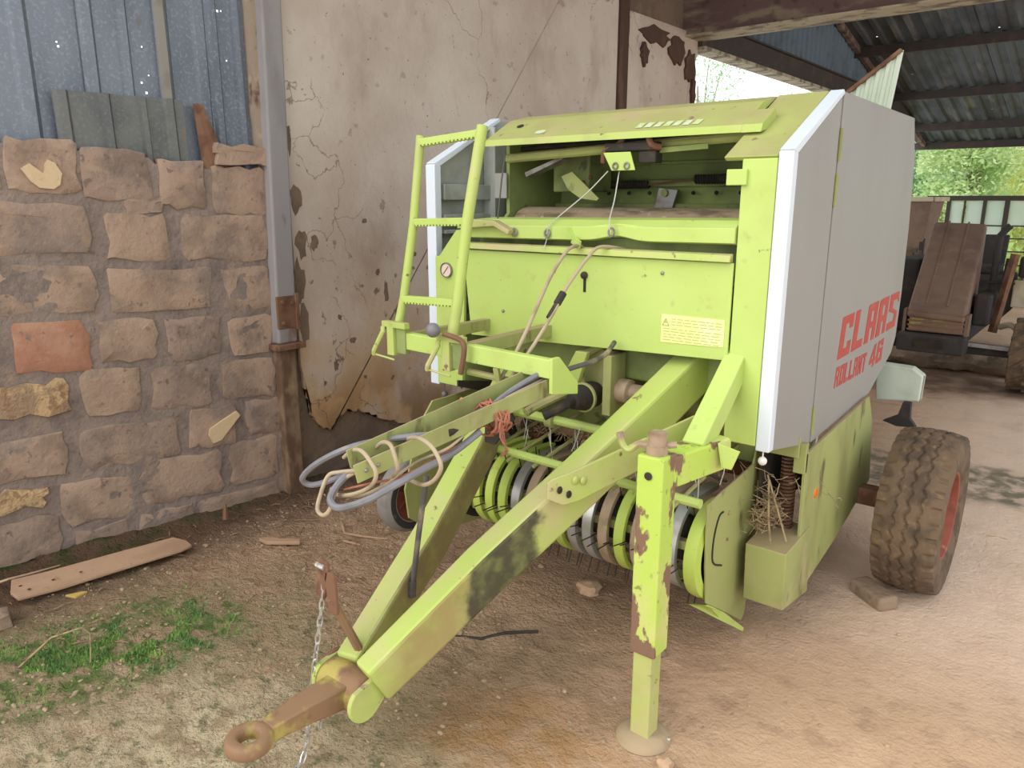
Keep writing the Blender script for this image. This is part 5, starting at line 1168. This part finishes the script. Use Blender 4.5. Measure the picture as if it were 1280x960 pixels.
def lug_wheel(c, R, w, n):
    g = bpy.data.objects.new('wheel', None); COL.objects.link(g); g.location = c; adopt(g, tr)
    tp(MB().lathe([(R * .55, -w * .45), (R * .8, -w * .5), (R * .93, -w * .46), (R * .94, 0), (R * .93, w * .46), (R * .8, w * .5), (R * .55, w * .45)], c, 'x', 36), 'tyre', tyre_m, g, smooth=True)
    m = MB()
    for i in range(n):
        for s in (-1, 1):
            a = 2 * PI * (i + (.5 if s > 0 else 0)) / n; q = .30
            P_ = lambda x, t, r: (c[0] + x, c[1] + r * math.cos(t), c[2] + r * math.sin(t))
            m.rings([[P_(0, a - .05, R * .9), P_(0, a + .05, R * .9), P_(0, a + .04, R), P_(0, a - .04, R)], [P_(s * w * .5, a + q - .05, R * .86), P_(s * w * .5, a + q + .05, R * .86), P_(s * w * .5, a + q + .04, R * .95), P_(s * w * .5, a + q - .04, R * .95)]])
    tp(m, 'tread_lugs', tyre_m, g)
    tp(MB().lathe([(R * .57, w * .3), (R * .5, w * .1), (.06, w * .05), (.0001, w * .1)], c, 'x', 28), 'rim', rim_red, g, smooth=True)
lug_wheel((-.66, 8.95, .385), .385, .28, 14); lug_wheel((-2.36, 8.95, .385), .385, .28, 14)
lug_wheel((-.62, 11.2, .65), .65, .36, 18); lug_wheel((-2.4, 11.2, .65), .65, .36, 18)
# rusty hopper beyond the tractor
hp = thing('hopper', 'brown rusty metal hopper on legs behind the tractor hood', 'hopper', (-2.7, 12.3, 0))
tp(MB().rings([[(-2.60, 12.1, 1.05), (-2.36, 12.1, 1.05), (-2.36, 12.6, 1.05), (-2.60, 12.6, 1.05)], [(-3.0, 12.0, 1.90), (-2.27, 12.0, 1.90), (-2.27, 12.9, 1.90), (-3.0, 12.9, 1.90)]]), 'hopper_body', tractor_brown, hp, bevel=.01)
tp(MB().box(-3.03, -2.24, 11.97, 12.0, 1.86, 1.92).box(-2.25, -2.22, 11.97, 12.93, 1.86, 1.92), 'rim_rail', tractor_pale, hp)
for x, y in ((-2.9, 12.1), (-2.35, 12.1), (-2.9, 12.8), (-2.35, 12.8)): tp(MB().box(x - .03, x + .03, y - .03, y + .03, 0, 1.35), 'leg', tractor_dark, hp)
# rough log lying under the tractor
mb = MB(); rs = []
for i in range(24):
    x = -2.9 + 2.2 * i / 23; r = .12 + .05 * noise.noise(V(x * 3, 0, 1)); rs.append([(x, 9.75 + (r + .05 * noise.noise(V(x * 5, math.cos(t), math.sin(t)))) * 1.5 * math.cos(t), .10 + r * math.sin(t) + .05 * noise.noise(V(x * 6, math.cos(t) * 2, 5))) for t in [2 * PI * k / 12 for k in range(12)]])
tag(mb.rings(rs).build('log', stone, smooth=True), 'rough grey log lying on the floor under the tractor', 'log')

# ------------------------------------------------------------------ trees and hill outside
def leaf_mat(name, a, b):
    t = NT(name); c = t.mix(t.ramp(t.noise(.9, 3), .35, .65), lin(a), lin(b))
    t.b.inputs['Subsurface Weight'].default_value = 0
    d = t.n.new('ShaderNodeBsdfTranslucent'); t.l.new(c, d.inputs[0]); mx = t.n.new('ShaderNodeMixShader'); mx.inputs[0].default_value = .4
    t.done(c, .7, 0, .2); o = t.n['Material Output']; t.l.new(t.b.outputs[0], mx.inputs[1]); t.l.new(d.outputs[0], mx.inputs[2]); t.l.new(mx.outputs[0], o.inputs[0])
    return t.m
lf = [leaf_mat('pale_green_leaves', (200, 214, 160), (168, 194, 128)), leaf_mat('yellow_green_leaves', (222, 224, 156), (196, 206, 124)), leaf_mat('blue_green_leaves', (180, 204, 164), (150, 184, 136))]
bark = layered('pale_bark', (150, 140, 120), [((100, 90, 76), 8, .45, .7, .7)], .9)
hill_m = layered('wooded_hillside', (96, 132, 112), [((70, 104, 92), .3, .4, .7, .8)], 1)
def tree(x, y, h, r, k, n, label, seed):
    rr = random.Random(seed); t = thing('tree', label, 'tree', (x, y, 0))
    tp(MB().tube([(x, y, -.1), (x + rr.uniform(-.2, .2), y, h * .35), (x + rr.uniform(-.3, .3), y, h * .75)], [.14, .11, .04], 8, smooth=3), 'trunk', bark, t, smooth=True)
    m = MB(); cl = []
    for _ in range(26):
        a = rr.uniform(0, 2 * PI); q = r * math.sqrt(rr.random()); z = h * rr.uniform(.12, 1.0); q *= math.sin(PI * min(1, max(.12, z / h * .9 + .05))) ** .6
        cl.append(V(x + q * math.cos(a), y + q * math.sin(a), z))
    for c in cl[:10]: 
        b = MB().tube([(x, y, h * .3), ((x + c.x) / 2, (y + c.y) / 2, c.z * .75), tuple(c)], [.05, .03, .012], 5, smooth=2); tp(b, 'branch', bark, t)
    for _ in range(int(n * 1.9)):
        c = rr.choice(cl); d = V(rr.gauss(0, 1), rr.gauss(0, 1), rr.gauss(0, .8)) * r * .3; p = c + d; p.z = max(.05, p.z); hv = V(p.x - x, p.y - y, 0); p -= hv * max(0, 1 - r * 1.3 / max(hv.length, .01))
        u = V(rr.uniform(-1, 1), rr.uniform(-1, 1), rr.uniform(-1, 1)).normalized(); w = u.orthogonal().normalized(); s = rr.uniform(.045, .095)
        m.add([p - u * s, p + w * s * .5, p + u * s, p - w * s * .5], [(0, 1, 2, 3)])
    f = tp(m, 'foliage', lf[k], t); f['kind'] = 'stuff'
TREES = [(-6.1, 29, 6.2, 1.25, 2, 5200, 'tall pale green tree right behind the baler cover, above the hopper', 1), (-3.9, 25.0, 5.2, 1.0, 0, 5200, 'bushy green tree in the middle above the glazed screen', 2), (-2.6, 29.2, 6.2, 1.1, 1, 5200, 'yellow green tree at the right edge of the view', 3),
         (-3.95, 21.6, 1.75, .75, 0, 2600, 'low bright bush seen through the unglazed part of the screen', 4), (-1.7, 22.0, 2.0, .8, 1, 2600, 'low yellow green bush behind the screen bars at right', 5), (-9.6, 31, 6.8, 1.3, 0, 4200, 'tree hidden left behind the baler, beyond the yard', 6),
         (-14.0, 29, 8.2, 1.6, 2, 1500, 'thin leafed tree against the white sky in the left opening', 7), (.2, 25.5, 6, 1.2, 0, 4000, 'rounded green tree beyond the right edge of the screen', 8), (4.4, 29, 6.5, 1.4, 2, 4000, 'far right tree beyond the yard', 9)]
for a in TREES: tree(*a)
m = MB(); hx = steps(-60, 50, 5) + [50]
vs = []
for j in range(8):
    for x in hx: vs.append((x, 60 + j * 8, -1 + j * (1.15 + .25 * noise.noise(V(x * .05, j * .3, 0)))))
n = len(hx); m.add(vs, [(j * n + i, j * n + i + 1, (j + 1) * n + i + 1, (j + 1) * n + i) for j in range(7) for i in range(n - 1)])
struct(m.build('hill', hill_m, smooth=True), 'distant wooded hillside')
